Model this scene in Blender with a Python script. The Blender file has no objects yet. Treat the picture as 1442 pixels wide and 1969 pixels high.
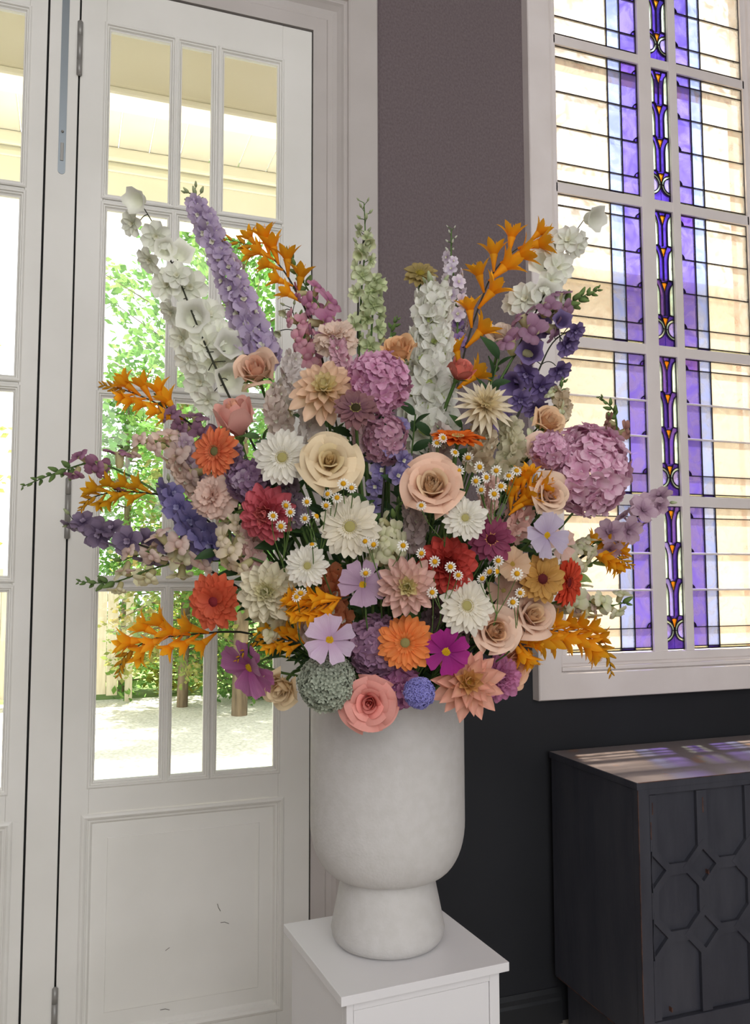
import bpy, bmesh, math, random
import numpy as np
from mathutils import Matrix, Vector
R = math.radians
rng = random.Random(7)
S = bpy.context.scene
COL = S.collection

# ------------------------------------------------------------------ camera
FPX, YAW, PITCH, ROLL = 1620.0, R(19.8), R(4.5), R(-.14)
CAM = Vector((0, -2.6, 1.5))
fw = Vector((math.sin(YAW)*math.cos(PITCH), math.cos(YAW)*math.cos(PITCH), math.sin(PITCH)))
rt0 = Vector((math.cos(YAW), -math.sin(YAW), 0)); up0 = rt0.cross(fw)
RT = rt0*math.cos(ROLL)+up0*math.sin(ROLL); UP = -rt0*math.sin(ROLL)+up0*math.cos(ROLL)
cd = bpy.data.cameras.new('camera'); cam = bpy.data.objects.new('camera', cd); COL.objects.link(cam)
cd.sensor_fit = 'VERTICAL'; cd.sensor_height = 36; cd.lens = FPX/1969*36; cd.clip_start = .05; cd.clip_end = 200
cam.matrix_world = Matrix(((RT.x, UP.x, -fw.x, CAM.x), (RT.y, UP.y, -fw.y, CAM.y), (RT.z, UP.z, -fw.z, CAM.z), (0, 0, 0, 1)))
S.camera = cam

# ------------------------------------------------------------------ light
S.view_settings.view_transform = 'Standard'; S.view_settings.look = 'None'
S.view_settings.gamma = 1; S.view_settings.use_curve_mapping = False
S.view_settings.exposure = 0.0
w = bpy.data.worlds.new('sky'); S.world = w; w.use_nodes = True
bg = w.node_tree.nodes['Background']; bg.inputs[0].default_value = (.96, .98, 1, 1); bg.inputs[1].default_value = 2.4
sd = bpy.data.lights.new('sun', 'SUN'); sd.energy = 18.0; sd.angle = R(2.2); sd.color = (1, .95, .86)
sun = bpy.data.objects.new('sun', sd); COL.objects.link(sun)
SUN_EL, SUN_AZ = R(74), R(20)      # azimuth measured from +Y (outside) towards +X
sv = Vector((math.cos(SUN_EL)*math.sin(SUN_AZ), math.cos(SUN_EL)*math.cos(SUN_AZ), math.sin(SUN_EL)))
sun.rotation_euler = sv.to_track_quat('Z', 'Y').to_euler()
# daylight from the hall's windows behind the camera
ad = bpy.data.lights.new('hall_window_daylight', 'AREA'); ad.shape = 'RECTANGLE'; ad.size = 4.5; ad.size_y = 3.0
ad.energy = 120; ad.color = (1, .99, .98)
al = bpy.data.objects.new('hall_window_daylight', ad); COL.objects.link(al)
al.location = (-1.0, -5.2, 3.5); al.rotation_euler = (R(66), 0, R(-14))

# ------------------------------------------------------------------ helpers
def ray(px, py): return RT*((px-721)/FPX)+UP*((984.5-py)/FPX)+fw
def at_wall(px, py, Y=0.): d = ray(px, py); return CAM+d*((Y-CAM.y)/d.y)
def at_height(px, py, Z): d = ray(px, py); return CAM+d*((Z-CAM.z)/d.z)
def lin(h):
    h = h.lstrip('#'); o = []
    for i in (0, 2, 4):
        c = int(h[i:i+2], 16)/255; o.append(c/12.92 if c <= .04045 else ((c+.055)/1.055)**2.4)
    return (*o, 1)
MC = {}
def newmat(key):
    m = bpy.data.materials.new(key); m.use_nodes = True; nt = m.node_tree; nt.nodes.clear()
    out = nt.nodes.new('ShaderNodeOutputMaterial'); return m, nt, nt.nodes, nt.links, out
def mixcol(N, L, fac, a, b, mode='MIX'):
    n = N.new('ShaderNodeMix'); n.data_type = 'RGBA'; n.blend_type = mode
    for s, v in ((n.inputs[0], fac), (n.inputs[6], a), (n.inputs[7], b)):
        if hasattr(v, 'links') or hasattr(v, 'is_linked'): L.new(v, s)
        else: s.default_value = v
    return n.outputs[2]
def plain(key, col, rough=.5, spec=.4, metal=0, col2=None, scale=8, bump=0, bscale=60, stretch=(1, 1, 1), lo=.35, hi=.65, detail=4):
    if key in MC: return MC[key]
    m, nt, N, L, out = newmat(key); p = N.new('ShaderNodeBsdfPrincipled'); L.new(p.outputs[0], out.inputs[0])
    p.inputs['Base Color'].default_value = lin(col); p.inputs['Roughness'].default_value = rough
    p.inputs['Metallic'].default_value = metal; p.inputs['Specular IOR Level'].default_value = spec
    tc = N.new('ShaderNodeTexCoord'); mp = N.new('ShaderNodeMapping'); mp.inputs['Scale'].default_value = stretch
    L.new(tc.outputs['Object'], mp.inputs[0])
    if col2:
        n = N.new('ShaderNodeTexNoise'); n.inputs['Scale'].default_value = scale; n.inputs['Detail'].default_value = detail; L.new(mp.outputs[0], n.inputs[0])
        r = N.new('ShaderNodeMapRange'); r.inputs[1].default_value = lo; r.inputs[2].default_value = hi; L.new(n.outputs[0], r.inputs[0])
        L.new(mixcol(N, L, r.outputs[0], lin(col), lin(col2)), p.inputs['Base Color'])
    if bump:
        n = N.new('ShaderNodeTexNoise'); n.inputs['Scale'].default_value = bscale; n.inputs['Detail'].default_value = 3; L.new(mp.outputs[0], n.inputs[0])
        b = N.new('ShaderNodeBump'); b.inputs['Strength'].default_value = bump; b.inputs['Distance'].default_value = .004
        L.new(n.outputs[0], b.inputs['Height']); L.new(b.outputs[0], p.inputs['Normal'])
    MC[key] = m; return m
def petal(c0, c1, trans=.32, rough=.55, split=(.05, .75), vein=.0, jit=.12):
    """petal material: colour from base (c0) to tip (c1), fine veins along the petal, thin enough to let light through"""
    key = 'petal_%s_%s_%s_%s' % (c0, c1, trans, vein)
    if key in MC: return MC[key]
    m, nt, N, L, out = newmat(key)
    uv = N.new('ShaderNodeUVMap'); sp = N.new('ShaderNodeSeparateXYZ'); L.new(uv.outputs[0], sp.inputs[0])
    r = N.new('ShaderNodeMapRange'); r.inputs[1].default_value = split[0]; r.inputs[2].default_value = split[1]; L.new(sp.outputs[1], r.inputs[0])
    col = mixcol(N, L, r.outputs[0], lin(c0), lin(c1))
    if vein:
        mp = N.new('ShaderNodeMapping'); mp.inputs['Scale'].default_value = (9, .6, 1); L.new(uv.outputs[0], mp.inputs[0])
        n = N.new('ShaderNodeTexNoise'); n.inputs['Scale'].default_value = 1.6; n.inputs['Detail'].default_value = 2; L.new(mp.outputs[0], n.inputs[0])
        rr = N.new('ShaderNodeMapRange'); rr.inputs[1].default_value = .35; rr.inputs[2].default_value = .7; rr.inputs[3].default_value = 0; rr.inputs[4].default_value = vein; L.new(n.outputs[0], rr.inputs[0])
        col = mixcol(N, L, rr.outputs[0], col, lin(c0))
    oi = N.new('ShaderNodeObjectInfo'); hs = N.new('ShaderNodeHueSaturation')
    rv = N.new('ShaderNodeMapRange'); rv.inputs[3].default_value = 1-jit; rv.inputs[4].default_value = 1+jit*.6; L.new(oi.outputs['Random'], rv.inputs[0])
    L.new(rv.outputs[0], hs.inputs['Value']); L.new(col, hs.inputs['Color']); col = hs.outputs[0]
    p = N.new('ShaderNodeBsdfPrincipled'); p.inputs['Roughness'].default_value = rough; p.inputs['Specular IOR Level'].default_value = .2
    t = N.new('ShaderNodeBsdfTranslucent'); mx = N.new('ShaderNodeMixShader'); mx.inputs[0].default_value = trans
    L.new(col, p.inputs['Base Color']); L.new(col, t.inputs[0]); L.new(p.outputs[0], mx.inputs[1]); L.new(t.outputs[0], mx.inputs[2]); L.new(mx.outputs[0], out.inputs[0])
    MC[key] = m; return m
def glass_clear(key='window_glass'):
    if key in MC: return MC[key]
    m, nt, N, L, out = newmat(key); t = N.new('ShaderNodeBsdfTransparent'); t.inputs[0].default_value = (.97, .98, .97, 1)
    g = N.new('ShaderNodeBsdfGlossy'); g.inputs['Roughness'].default_value = .02
    f = N.new('ShaderNodeFresnel'); f.inputs[0].default_value = 1.35
    mx = N.new('ShaderNodeMixShader'); L.new(f.outputs[0], mx.inputs[0]); L.new(t.outputs[0], mx.inputs[1]); L.new(g.outputs[0], mx.inputs[2]); L.new(mx.outputs[0], out.inputs[0])
    MC[key] = m; return m
def glass_tint(key, col, col2, diff=.35, scale=9):
    """stained or rolled glass: tinted see-through glass with a wavy, partly scattering body"""
    if key in MC: return MC[key]
    m, nt, N, L, out = newmat(key)
    tc = N.new('ShaderNodeTexCoord'); n = N.new('ShaderNodeTexNoise'); n.inputs['Scale'].default_value = scale; n.inputs['Detail'].default_value = 5; n.inputs['Distortion'].default_value = 1.6
    L.new(tc.outputs['Object'], n.inputs[0])
    r = N.new('ShaderNodeMapRange'); r.inputs[1].default_value = .36; r.inputs[2].default_value = .66; L.new(n.outputs[0], r.inputs[0])
    oi = N.new('ShaderNodeObjectInfo'); c = mixcol(N, L, r.outputs[0], lin(col), lin(col2))
    hs = N.new('ShaderNodeHueSaturation'); rv = N.new('ShaderNodeMapRange'); rv.inputs[3].default_value = .8; rv.inputs[4].default_value = 1.1; L.new(oi.outputs['Random'], rv.inputs[0]); L.new(rv.outputs[0], hs.inputs['Value']); L.new(c, hs.inputs['Color'])
    t = N.new('ShaderNodeBsdfTransparent'); d = N.new('ShaderNodeBsdfTranslucent'); g = N.new('ShaderNodeBsdfGlossy'); g.inputs['Roughness'].default_value = .15
    L.new(hs.outputs[0], t.inputs[0]); L.new(hs.outputs[0], d.inputs[0])
    r2 = N.new('ShaderNodeMapRange'); r2.inputs[3].default_value = diff*.5; r2.inputs[4].default_value = min(1, diff*1.5); L.new(r.outputs[0], r2.inputs[0])
    m1 = N.new('ShaderNodeMixShader'); L.new(r2.outputs[0], m1.inputs[0]); L.new(t.outputs[0], m1.inputs[1]); L.new(d.outputs[0], m1.inputs[2])
    m2 = N.new('ShaderNodeMixShader'); m2.inputs[0].default_value = .04; L.new(m1.outputs[0], m2.inputs[1]); L.new(g.outputs[0], m2.inputs[2])
    ge = N.new('ShaderNodeNewGeometry'); clear = N.new('ShaderNodeBsdfTransparent'); m3 = N.new('ShaderNodeMixShader')      # the tint acts once per sheet, where light enters it
    L.new(ge.outputs['Backfacing'], m3.inputs[0]); L.new(m2.outputs[0], m3.inputs[1]); L.new(clear.outputs[0], m3.inputs[2]); L.new(m3.outputs[0], out.inputs[0])
    MC[key] = m; return m

class MB:
    """collects vertices, faces, uv and material index of one mesh"""
    def __init__(s): s.v = []; s.f = []; s.uv = []; s.mi = []
    def add(s, vs, fs, uv=None, mi=0, M=None):
        o = len(s.v)
        if M is not None: vs = [M @ Vector(v) for v in vs]
        s.v += [tuple(v) for v in vs]; s.f += [tuple(i+o for i in f) for f in fs]; s.uv += uv if uv else [(.5, .5)]*len(vs); s.mi += [mi]*len(fs); return s
    def grid(s, P, mi=0, M=None, wrap=False):
        n, k = len(P), len(P[0]); vs = [p for row in P for p in row]; uv = [(j/(k-1), i/(n-1)) for i in range(n) for j in range(k)]
        fs = []
        for i in range(n-1):
            for j in range(k if wrap else k-1):
                j2 = (j+1) % k; fs.append((i*k+j, i*k+j2, (i+1)*k+j2, (i+1)*k+j))
        return s.add(vs, fs, uv, mi, M)
    def box(s, a, b, mi=0, M=None):
        x0, y0, z0 = a; x1, y1, z1 = b
        return s.add([(x0, y0, z0), (x1, y0, z0), (x1, y1, z0), (x0, y1, z0), (x0, y0, z1), (x1, y0, z1), (x1, y1, z1), (x0, y1, z1)],
                     [(3, 2, 1, 0), (4, 5, 6, 7), (0, 1, 5, 4), (1, 2, 6, 5), (2, 3, 7, 6), (3, 0, 4, 7)], None, mi, M)
    def lathe(s, prof, n=24, mi=0, M=None, cap=False):
        P = [[(r*math.cos(2*math.pi*j/n), r*math.sin(2*math.pi*j/n), z) for j in range(n)] for r, z in prof]
        s.grid(P, mi, M, True)
        return s
    def tube(s, pts, rad, n=6, mi=0):
        pts = [Vector(p) for p in pts]; k = len(pts); P = []
        ref = Vector((0, 0, 1)) if abs((pts[-1]-pts[0]).normalized().z) < .9 else Vector((1, 0, 0))
        for i, p in enumerate(pts):
            t = (pts[min(i+1, k-1)]-pts[max(i-1, 0)]).normalized(); a = t.cross(ref).normalized(); b = a.cross(t)
            r = rad[i] if isinstance(rad, (list, tuple)) else rad
            P.append([p+(a*math.cos(2*math.pi*j/n)+b*math.sin(2*math.pi*j/n))*r for j in range(n)])
        return s.grid(P, mi, None, True)
    def ring(s, rect, prof, mi=0):
        """moulding swept round a rectangle in the wall plane; prof = [(inset, y)]"""
        x0, x1, z0, z1 = rect; P = []
        for i, y in prof: P.append([(x0+i, y, z0+i), (x1-i, y, z0+i), (x1-i, y, z1-i), (x0+i, y, z1-i)])
        return s.grid(P, mi, None, True)
    def prism(s, poly, y0, y1, mi=0):
        """polygon in x,z extruded from y0 (front) to y1"""
        n = len(poly); vs = [(x, y0, z) for x, z in poly]+[(x, y1, z) for x, z in poly]
        return s.add(vs, [tuple(range(n)), tuple(range(2*n-1, n-1, -1))]+[(i, i+n, (i+1) % n+n, (i+1) % n) for i in range(n)], None, mi)
    def mesh(s, name, mats, smooth=False):
        me = bpy.data.meshes.new(name); me.from_pydata(s.v, [], s.f)
        ul = me.uv_layers.new(name='UVMap')
        idx = np.empty(len(me.loops), dtype=np.int32); me.loops.foreach_get('vertex_index', idx)
        ul.data.foreach_set('uv', np.array(s.uv, dtype=np.float32)[idx].ravel())
        for m in (mats if isinstance(mats, (list, tuple)) else [mats]): me.materials.append(m)
        me.polygons.foreach_set('material_index', s.mi)
        if smooth: me.polygons.foreach_set('use_smooth', [True]*len(me.polygons))
        me.update(); return me
def link(name, data, parent=None, M=None):
    o = bpy.data.objects.new(name, data); COL.objects.link(o)
    if parent is not None: o.parent = parent
    if M is not None: o.matrix_basis = M
    return o
def tag(o, label=None, cat=None, group=None, kind=None):
    for k, v in (('label', label), ('category', cat), ('group', group), ('kind', kind)):
        if v: o[k] = v
    return o
def empty(name, loc=(0, 0, 0), parent=None):
    o = link(name, None, parent); o.location = loc; o.empty_display_size = .05; return o
def bevel_mesh(me, w, seg=2):
    bm = bmesh.new(); bm.from_mesh(me); bmesh.ops.remove_doubles(bm, verts=bm.verts, dist=1e-5); bmesh.ops.recalc_face_normals(bm, faces=bm.faces)
    bmesh.ops.bevel(bm, geom=bm.edges[:], offset=w, segments=seg, profile=.6, affect='EDGES', clamp_overlap=True); bm.to_mesh(me); bm.free(); return me
def boxo(name, a, b, m, parent=None, bev=.0015):
    me = MB().box(a, b).mesh(name, m)
    if bev: bevel_mesh(me, bev)
    return link(name, me, parent)

# ------------------------------------------------------------------ materials of the room
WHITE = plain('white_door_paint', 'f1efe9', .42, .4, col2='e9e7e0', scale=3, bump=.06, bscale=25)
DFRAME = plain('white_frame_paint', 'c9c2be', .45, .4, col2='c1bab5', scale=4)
FRAME = plain('white_window_paint', 'f2eae7', .45, .4, col2='eae1dd', scale=5, bump=.08, bscale=30)
MAUVE = plain('mauve_grasscloth_wallpaper', '7f7375', .9, .15, col2='6d6264', scale=160, bump=.5, bscale=190, stretch=(1, 1, .7), lo=.3, hi=.7)
BLACKW = plain('charcoal_wall_paint', '2b2c30', .6, .3, col2='25262a', scale=2)
BLACKF = plain('black_painted_wood', '44454d', .45, .4, col2='393a43', scale=5, bump=.15, bscale=30, stretch=(3, 3, .6))
WORN = plain('worn_wood_edge', '6a4a3c', .6, .3, col2='33262a', scale=30)
METAL = plain('brushed_steel', '9c9a96', .45, .5, .35)
DARKGAP = plain('dark_door_seal', '1a1a1a', .8)
GLASS = glass_clear()

# ------------------------------------------------------------------ room shell
def wall(name, a, b, m, label=None): return tag(boxo(name, a, b, m, None, 0), label, None, None, 'structure')
wall('wall_front_upper', (.93, 0, 1.45), (1.53, .25, 4.6), MAUVE, 'mauve textured wallpaper strip between door and stained window')
wall('wall_front_lower', (.93, 0, -.1), (1.53, .25, 1.45), BLACKW, 'charcoal black lower wall beside the cabinet')
wall('wall_front_window_base', (1.53, 0, -.1), (4.2, .08, 1.1), BLACKW, 'charcoal black wall under the stained glass window')
wall('wall_front_window_head', (1.53, 0, 4.15), (4.2, .08, 4.6), MAUVE)
wall('wall_front_far', (2.64, 0, 1.1), (4.2, .05, 4.15), MAUVE)
wall('wall_front_door_head', (-2.4, 0, 3.5), (.93, .25, 4.6), MAUVE)
wall('wall_front_door_side', (-2.4, 0, -.1), (-1.5, .25, 3.5), MAUVE)
wall('wall_left', (-2.65, -6.2, -.1), (-2.4, .25, 4.6), MAUVE)
wall('wall_right', (4.2, -6.2, -.1), (4.45, .25, 4.6), MAUVE)
wall('wall_back', (-2.4, -6.4, 0), (-1.6, -6.2, 4.6), MAUVE); wall('wall_back', (3.4, -6.4, 0), (4.2, -6.2, 4.6), MAUVE); wall('wall_back', (-1.6, -6.4, 0), (3.4, -6.2, .9), MAUVE); wall('wall_back', (-1.6, -6.4, 3.4), (3.4, -6.2, 4.6), MAUVE)
wall('ceiling', (-2.65, -6.2, 4.6), (4.45, .25, 4.8), plain('ceiling_white', 'e8e6e2', .8))
tag(boxo('floor', (-2.65, -6.2, -.1), (4.45, .0, 0), plain('pale_oak_floor', 'c6bdb0', .4, .4, col2='b4ab9e', scale=6, stretch=(1, 8, 1)), None, 0), None, None, None, 'structure')
b = MB(); pr = [(-.0, 0), (-.0, .085), (-.006, .092), (-.006, .104), (0, .112)]
for i in range(1):
    b.add([(.94, -.016, 0), (1.6, -.016, 0), (1.6, -.016, .075), (.94, -.016, .075), (1.6, -.012, .085), (.94, -.012, .085), (1.6, -.012, .1), (.94, -.012, .1), (1.6, -.004, .114), (.94, -.004, .114), (1.6, 0, .114), (.94, 0, .114)],
          [(0, 1, 2, 3), (3, 2, 4, 5), (5, 4, 6, 7), (7, 6, 8, 9), (9, 8, 10, 11)])
tag(link('baseboard_front', b.mesh('baseboard_front', plain('charcoal_baseboard', '2a2b2e', .4))), None, None, None, 'structure')

# ------------------------------------------------------------------ doors
ROWS = [(2.668, 3.19), (2.088, 2.62), (1.51, 2.04), (.92, 1.463)]
GM = [(-.004, -.001), (0, -.004), (.004, -.004), (.006, .002), (.009, .002), (.012, .009), (.016, .011), (.016, .024)]   # glazing moulding
def door_leaf(name, x0, x1, cols, hinge_x=None, label=None, zt=3.325):
    d = tag(empty(name), label, None, None, 'structure'); y0, y1 = 0., .045
    g0, g1 = cols[0][0], cols[-1][1]; mw = .014
    boxo('stile', (x0, y0, .02), (g0-mw, y1, zt), WHITE, d, .002); boxo('stile', (g1+mw, y0, .02), (x1, y1, zt), WHITE, d, .002)
    boxo('rail', (g0-mw, y0, ROWS[0][1]+mw), (g1+mw, y1, zt), WHITE, d, .001)
    boxo('rail', (g0-mw, y0, .826), (g1+mw, y1, ROWS[-1][0]-mw), WHITE, d, .001)
    boxo('rail', (g0-mw, y0, .02), (g1+mw, y1, .21), WHITE, d, .001)
    for r in range(3): boxo('glazing_rail', (g0-mw, y0+.004, ROWS[r+1][1]+mw-.004), (g1+mw, y1, ROWS[r][0]-mw+.004), WHITE, d, .003)
    for c in range(len(cols)-1):
        xa, xb = cols[c][1]+mw-.004, cols[c+1][0]-mw+.004
        if xb-xa < .006: xa, xb = (xa+xb)/2-.004, (xa+xb)/2+.004
        boxo('glazing_bar', (xa, y0+.003, ROWS[-1][0]-mw), (xb, y1, ROWS[0][1]+mw), WHITE, d, .002)
    for (z0, z1) in ROWS:
        for (a, b_) in cols:
            m = MB().ring((a-.016, b_+.016, z0-.016, z1+.016), GM); link('glazing_moulding', m.mesh('glazing_moulding', WHITE), d)
            link('pane', MB().box((a-.003, .02, z0-.003), (b_+.003, .024, z1+.003)).mesh('pane', GLASS), d)
    # lower raised panel
    px0, px1, pz0, pz1 = g0-.02, g1+.02, .2, .81
    m = MB().ring((px0-.01, px1+.01, pz0, pz1+.016), [(-.004, -.001), (0, -.004), (.006, -.006), (.012, -.002), (.016, .006), (.022, .007), (.028, .014), (.07, .0125), (.072, .0105), (.078, .0105)])
    o = link('panel_moulding', m.mesh('panel_moulding', WHITE), d)
    boxo('panel', (px0+.066, .0115, pz0+.076), (px1-.066, .03, pz1-.06), WHITE, d, 0)
    return d
cols = [(.077, .256), (.293, .386), (.427, .602)]
d1 = door_leaf('door_1', -.011, .716, cols, None, 'white glazed door leaf with twelve panes and lower panel')
d2 = door_leaf('door_2', -.86, -.106, [(-.735, -.56), (-.52, -.42), (-.385, -.17)], None, 'white glazed door leaf cut by the photo edge')
SC = plain('scuff', '7c7872', .9, .1)
for pts in ([(418, 1738), (420, 1745), (424, 1752)], [(424, 1774), (432, 1773), (440, 1776)], [(318, 1828), (322, 1825), (326, 1822)], [(308, 1942), (318, 1940), (326, 1942)]):
    link('scuff_mark', MB().tube([at_wall(x, y, .0103) for x, y in pts], .0009, 5).mesh('scuff_mark', SC, True), d1)
# post between the leaves, with a flush bolt
p = tag(empty('trim_1'), 'narrow white post between the two door leaves', None, None, 'structure')
boxo('post', (-.1, -.001, .0), (-.016, .05, 3.325), WHITE, p, .002)
m = MB(); n = 10
poly = [(-.0665+.0105+.0105*math.cos(a), 2.715+.0105*math.sin(a)) for a in [math.pi+math.pi*i/n for i in range(n+1)]]+[(-.0455, 3.33), (-.0665, 3.33)]
bo = tag(empty('flush_bolt', (0, 0, 0)), 'steel flush bolt let into the white post at the top', 'bolt')
link('slot_plate', m.prism(poly, -.003, .001).mesh('slot_plate', plain('blue_steel', '8f979d', .4, .5, .8)), bo)
boxo('lever', (-.0605, -.006, 2.745), (-.0515, -.002, 2.80), METAL, bo, .001)
link('screw', MB().lathe([(0, .004), (.003, .0035), (.004, .001), (.004, 0)], 10, 0, Matrix.Translation((-.056, -.004, 2.835)) @ Matrix.Rotation(R(90), 4, 'X')).mesh('screw', METAL, True), bo)
boxo('keyhole', (-.0585, -.0045, 2.755), (-.0535, -.0015, 2.79), DARKGAP, bo, 0)
for k, (z0, z1) in enumerate([(3.02, 3.187), (1.618, 1.792), (.22, .367)]):
    h = tag(empty('door_hinge', (-.0135, -.008, z0)), ['steel butt hinge at the top of the glazed door', 'steel butt hinge at the middle of the glazed door behind purple blooms', 'steel butt hinge near the bottom of the glazed door'][k], 'hinge', 'door hinges')
    L_ = (z1-z0)
    for j, (a, c) in enumerate([(0, .27), (.275, .725), (.73, 1)]):
        link('knuckle', MB().lathe([(0, a*L_), (.008, a*L_+.0003), (.008, c*L_-.0003), (0, c*L_)], 14).mesh('knuckle', METAL, True), h)
    for s in (0, 1): link('finial', MB().lathe([(0, -.003), (.005, -.002), (.007, .001), (.004, .003)] if s == 0 else [(.007, L_-.001), (.005, L_+.003), (0, L_+.004)], 12).mesh('finial', METAL, True), h)
# door scuffs and dark seals in the gaps
for xa, xb in ((-.106, -.1), (-.016, -.011), (.716, .721)): wall('trim_2', (xa, .012, 0), (xb, .04, 3.335), DARKGAP)
wall('trim_2', (-.86, .012, 3.325), (.72, .04, 3.331), DARKGAP)
# frame
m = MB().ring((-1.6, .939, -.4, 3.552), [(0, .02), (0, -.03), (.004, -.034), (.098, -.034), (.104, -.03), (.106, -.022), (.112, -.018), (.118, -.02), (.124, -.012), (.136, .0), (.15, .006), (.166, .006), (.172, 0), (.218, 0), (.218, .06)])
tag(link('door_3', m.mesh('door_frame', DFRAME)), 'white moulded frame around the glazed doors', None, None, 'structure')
wall('trim_3', (-.86-.6, 0, 0), (-.862, .05, 3.33), WHITE)

# ------------------------------------------------------------------ stained glass window
W = tag(empty('window_1'), 'stained glass window with violet tulip pattern and white frame', None, None, 'structure')
WX0, WX1 = 1.648, 2.531
m = MB().ring((1.516, 2.663, 1.08, 4.2), [(0, .01), (0, -.04), (.003, -.044), (.088, -.044), (.092, -.04), (.094, -.028), (.106, -.026), (.11, -.016), (.116, -.012), (.132, -.012), (.134, .05)])
link('window_casing', m.mesh('window_casing', FRAME), W)
for z, yy, h in ((1.176, -.038, .014), (1.2, -.02, .03)): boxo('window_sill', (1.612, yy, z), (2.57, .05, z+h), FRAME, W, .003)
PZ = [(1.235, 1.767), (1.807, 2.34), (2.38, 2.913), (2.953, 3.486), (3.524, 4.06)]
CX = [(1.648, 2.019), (2.079, 2.163), (2.2, 2.531)]
for a, b_ in ((PZ[i][1], PZ[i+1][0]) for i in range(4)): boxo('glazing_rail', (1.64, -.012, a), (2.54, .008, b_), FRAME, W, .003)
for a, b_ in ((CX[0][1], CX[1][0]), (CX[1][1], CX[2][0])): boxo('mullion', (a, -.014, 1.22), (b_, .008, 4.08), FRAME, W, .003)
GC = glass_tint('rolled_clear_glass', 'f6efe4', 'cdbba8', .5, 14)
GBL = glass_tint('pale_blue_glass', 'bcc7f5', '97a5e8', .35, 12)
GPU = glass_tint('violet_glass', '9383e0', '6c5ac4', .3, 12)
GDP = glass_tint('deep_violet_glass', '5e43bc', '432a98', .2, 15)
GIN = glass_tint('indigo_glass', '3a2a86', '241a5c', .2, 15)
GMV = glass_tint('mauve_glass', '8a68c8', '6a48b4', .25, 12)
GGR = glass_tint('pale_green_glass', 'e9f6ea', 'cfe6d4', .45, 16)
GOR = glass_tint('amber_glass', 'ffa528', 'f58410', .5, 20)
GLV = glass_tint('lavender_glass', 'b3a6f4', '9a8ae6', .35, 14)
GCR = glass_tint('cream_glass', 'f6f3d8', 'e6eacb', .4, 14)
LEAD = plain('lead_came', '2d2528', .55, .4, .3)
YG, YG2 = .0, .004
pane_n = 0
def pane(poly, mat):
    if sum(p[0]*q[1]-q[0]*p[1] for p, q in zip(poly, poly[1:]+poly[:1])) < 0: poly = poly[::-1]
    return link('glass_piece', MB().prism(poly, YG, YG2).mesh('glass_piece', mat), W)
def came_seg(mb, a, b_, wd=.0032):
    (x0, z0), (x1, z1) = a, b_; dx, dz = x1-x0, z1-z0; l = math.hypot(dx, dz) or 1; nx, nz = -dz/l*wd/2, dx/l*wd/2
    ex, ez = dx/l*wd*.35, dz/l*wd*.35
    mb.prism([(x0-ex+nx, z0-ez+nz), (x0-ex-nx, z0-ez-nz), (x1+ex-nx, z1+ez-nz), (x1+ex+nx, z1+ez+nz)], YG-.003, YG2+.003)
def came(mb, pts, wd=.0032):
    for a, b_ in zip(pts, pts[1:]): came_seg(mb, a, b_, wd)
HF = [0, .08, .333, .587, .85, .982, 1]
wr = random.Random(3)
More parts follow.
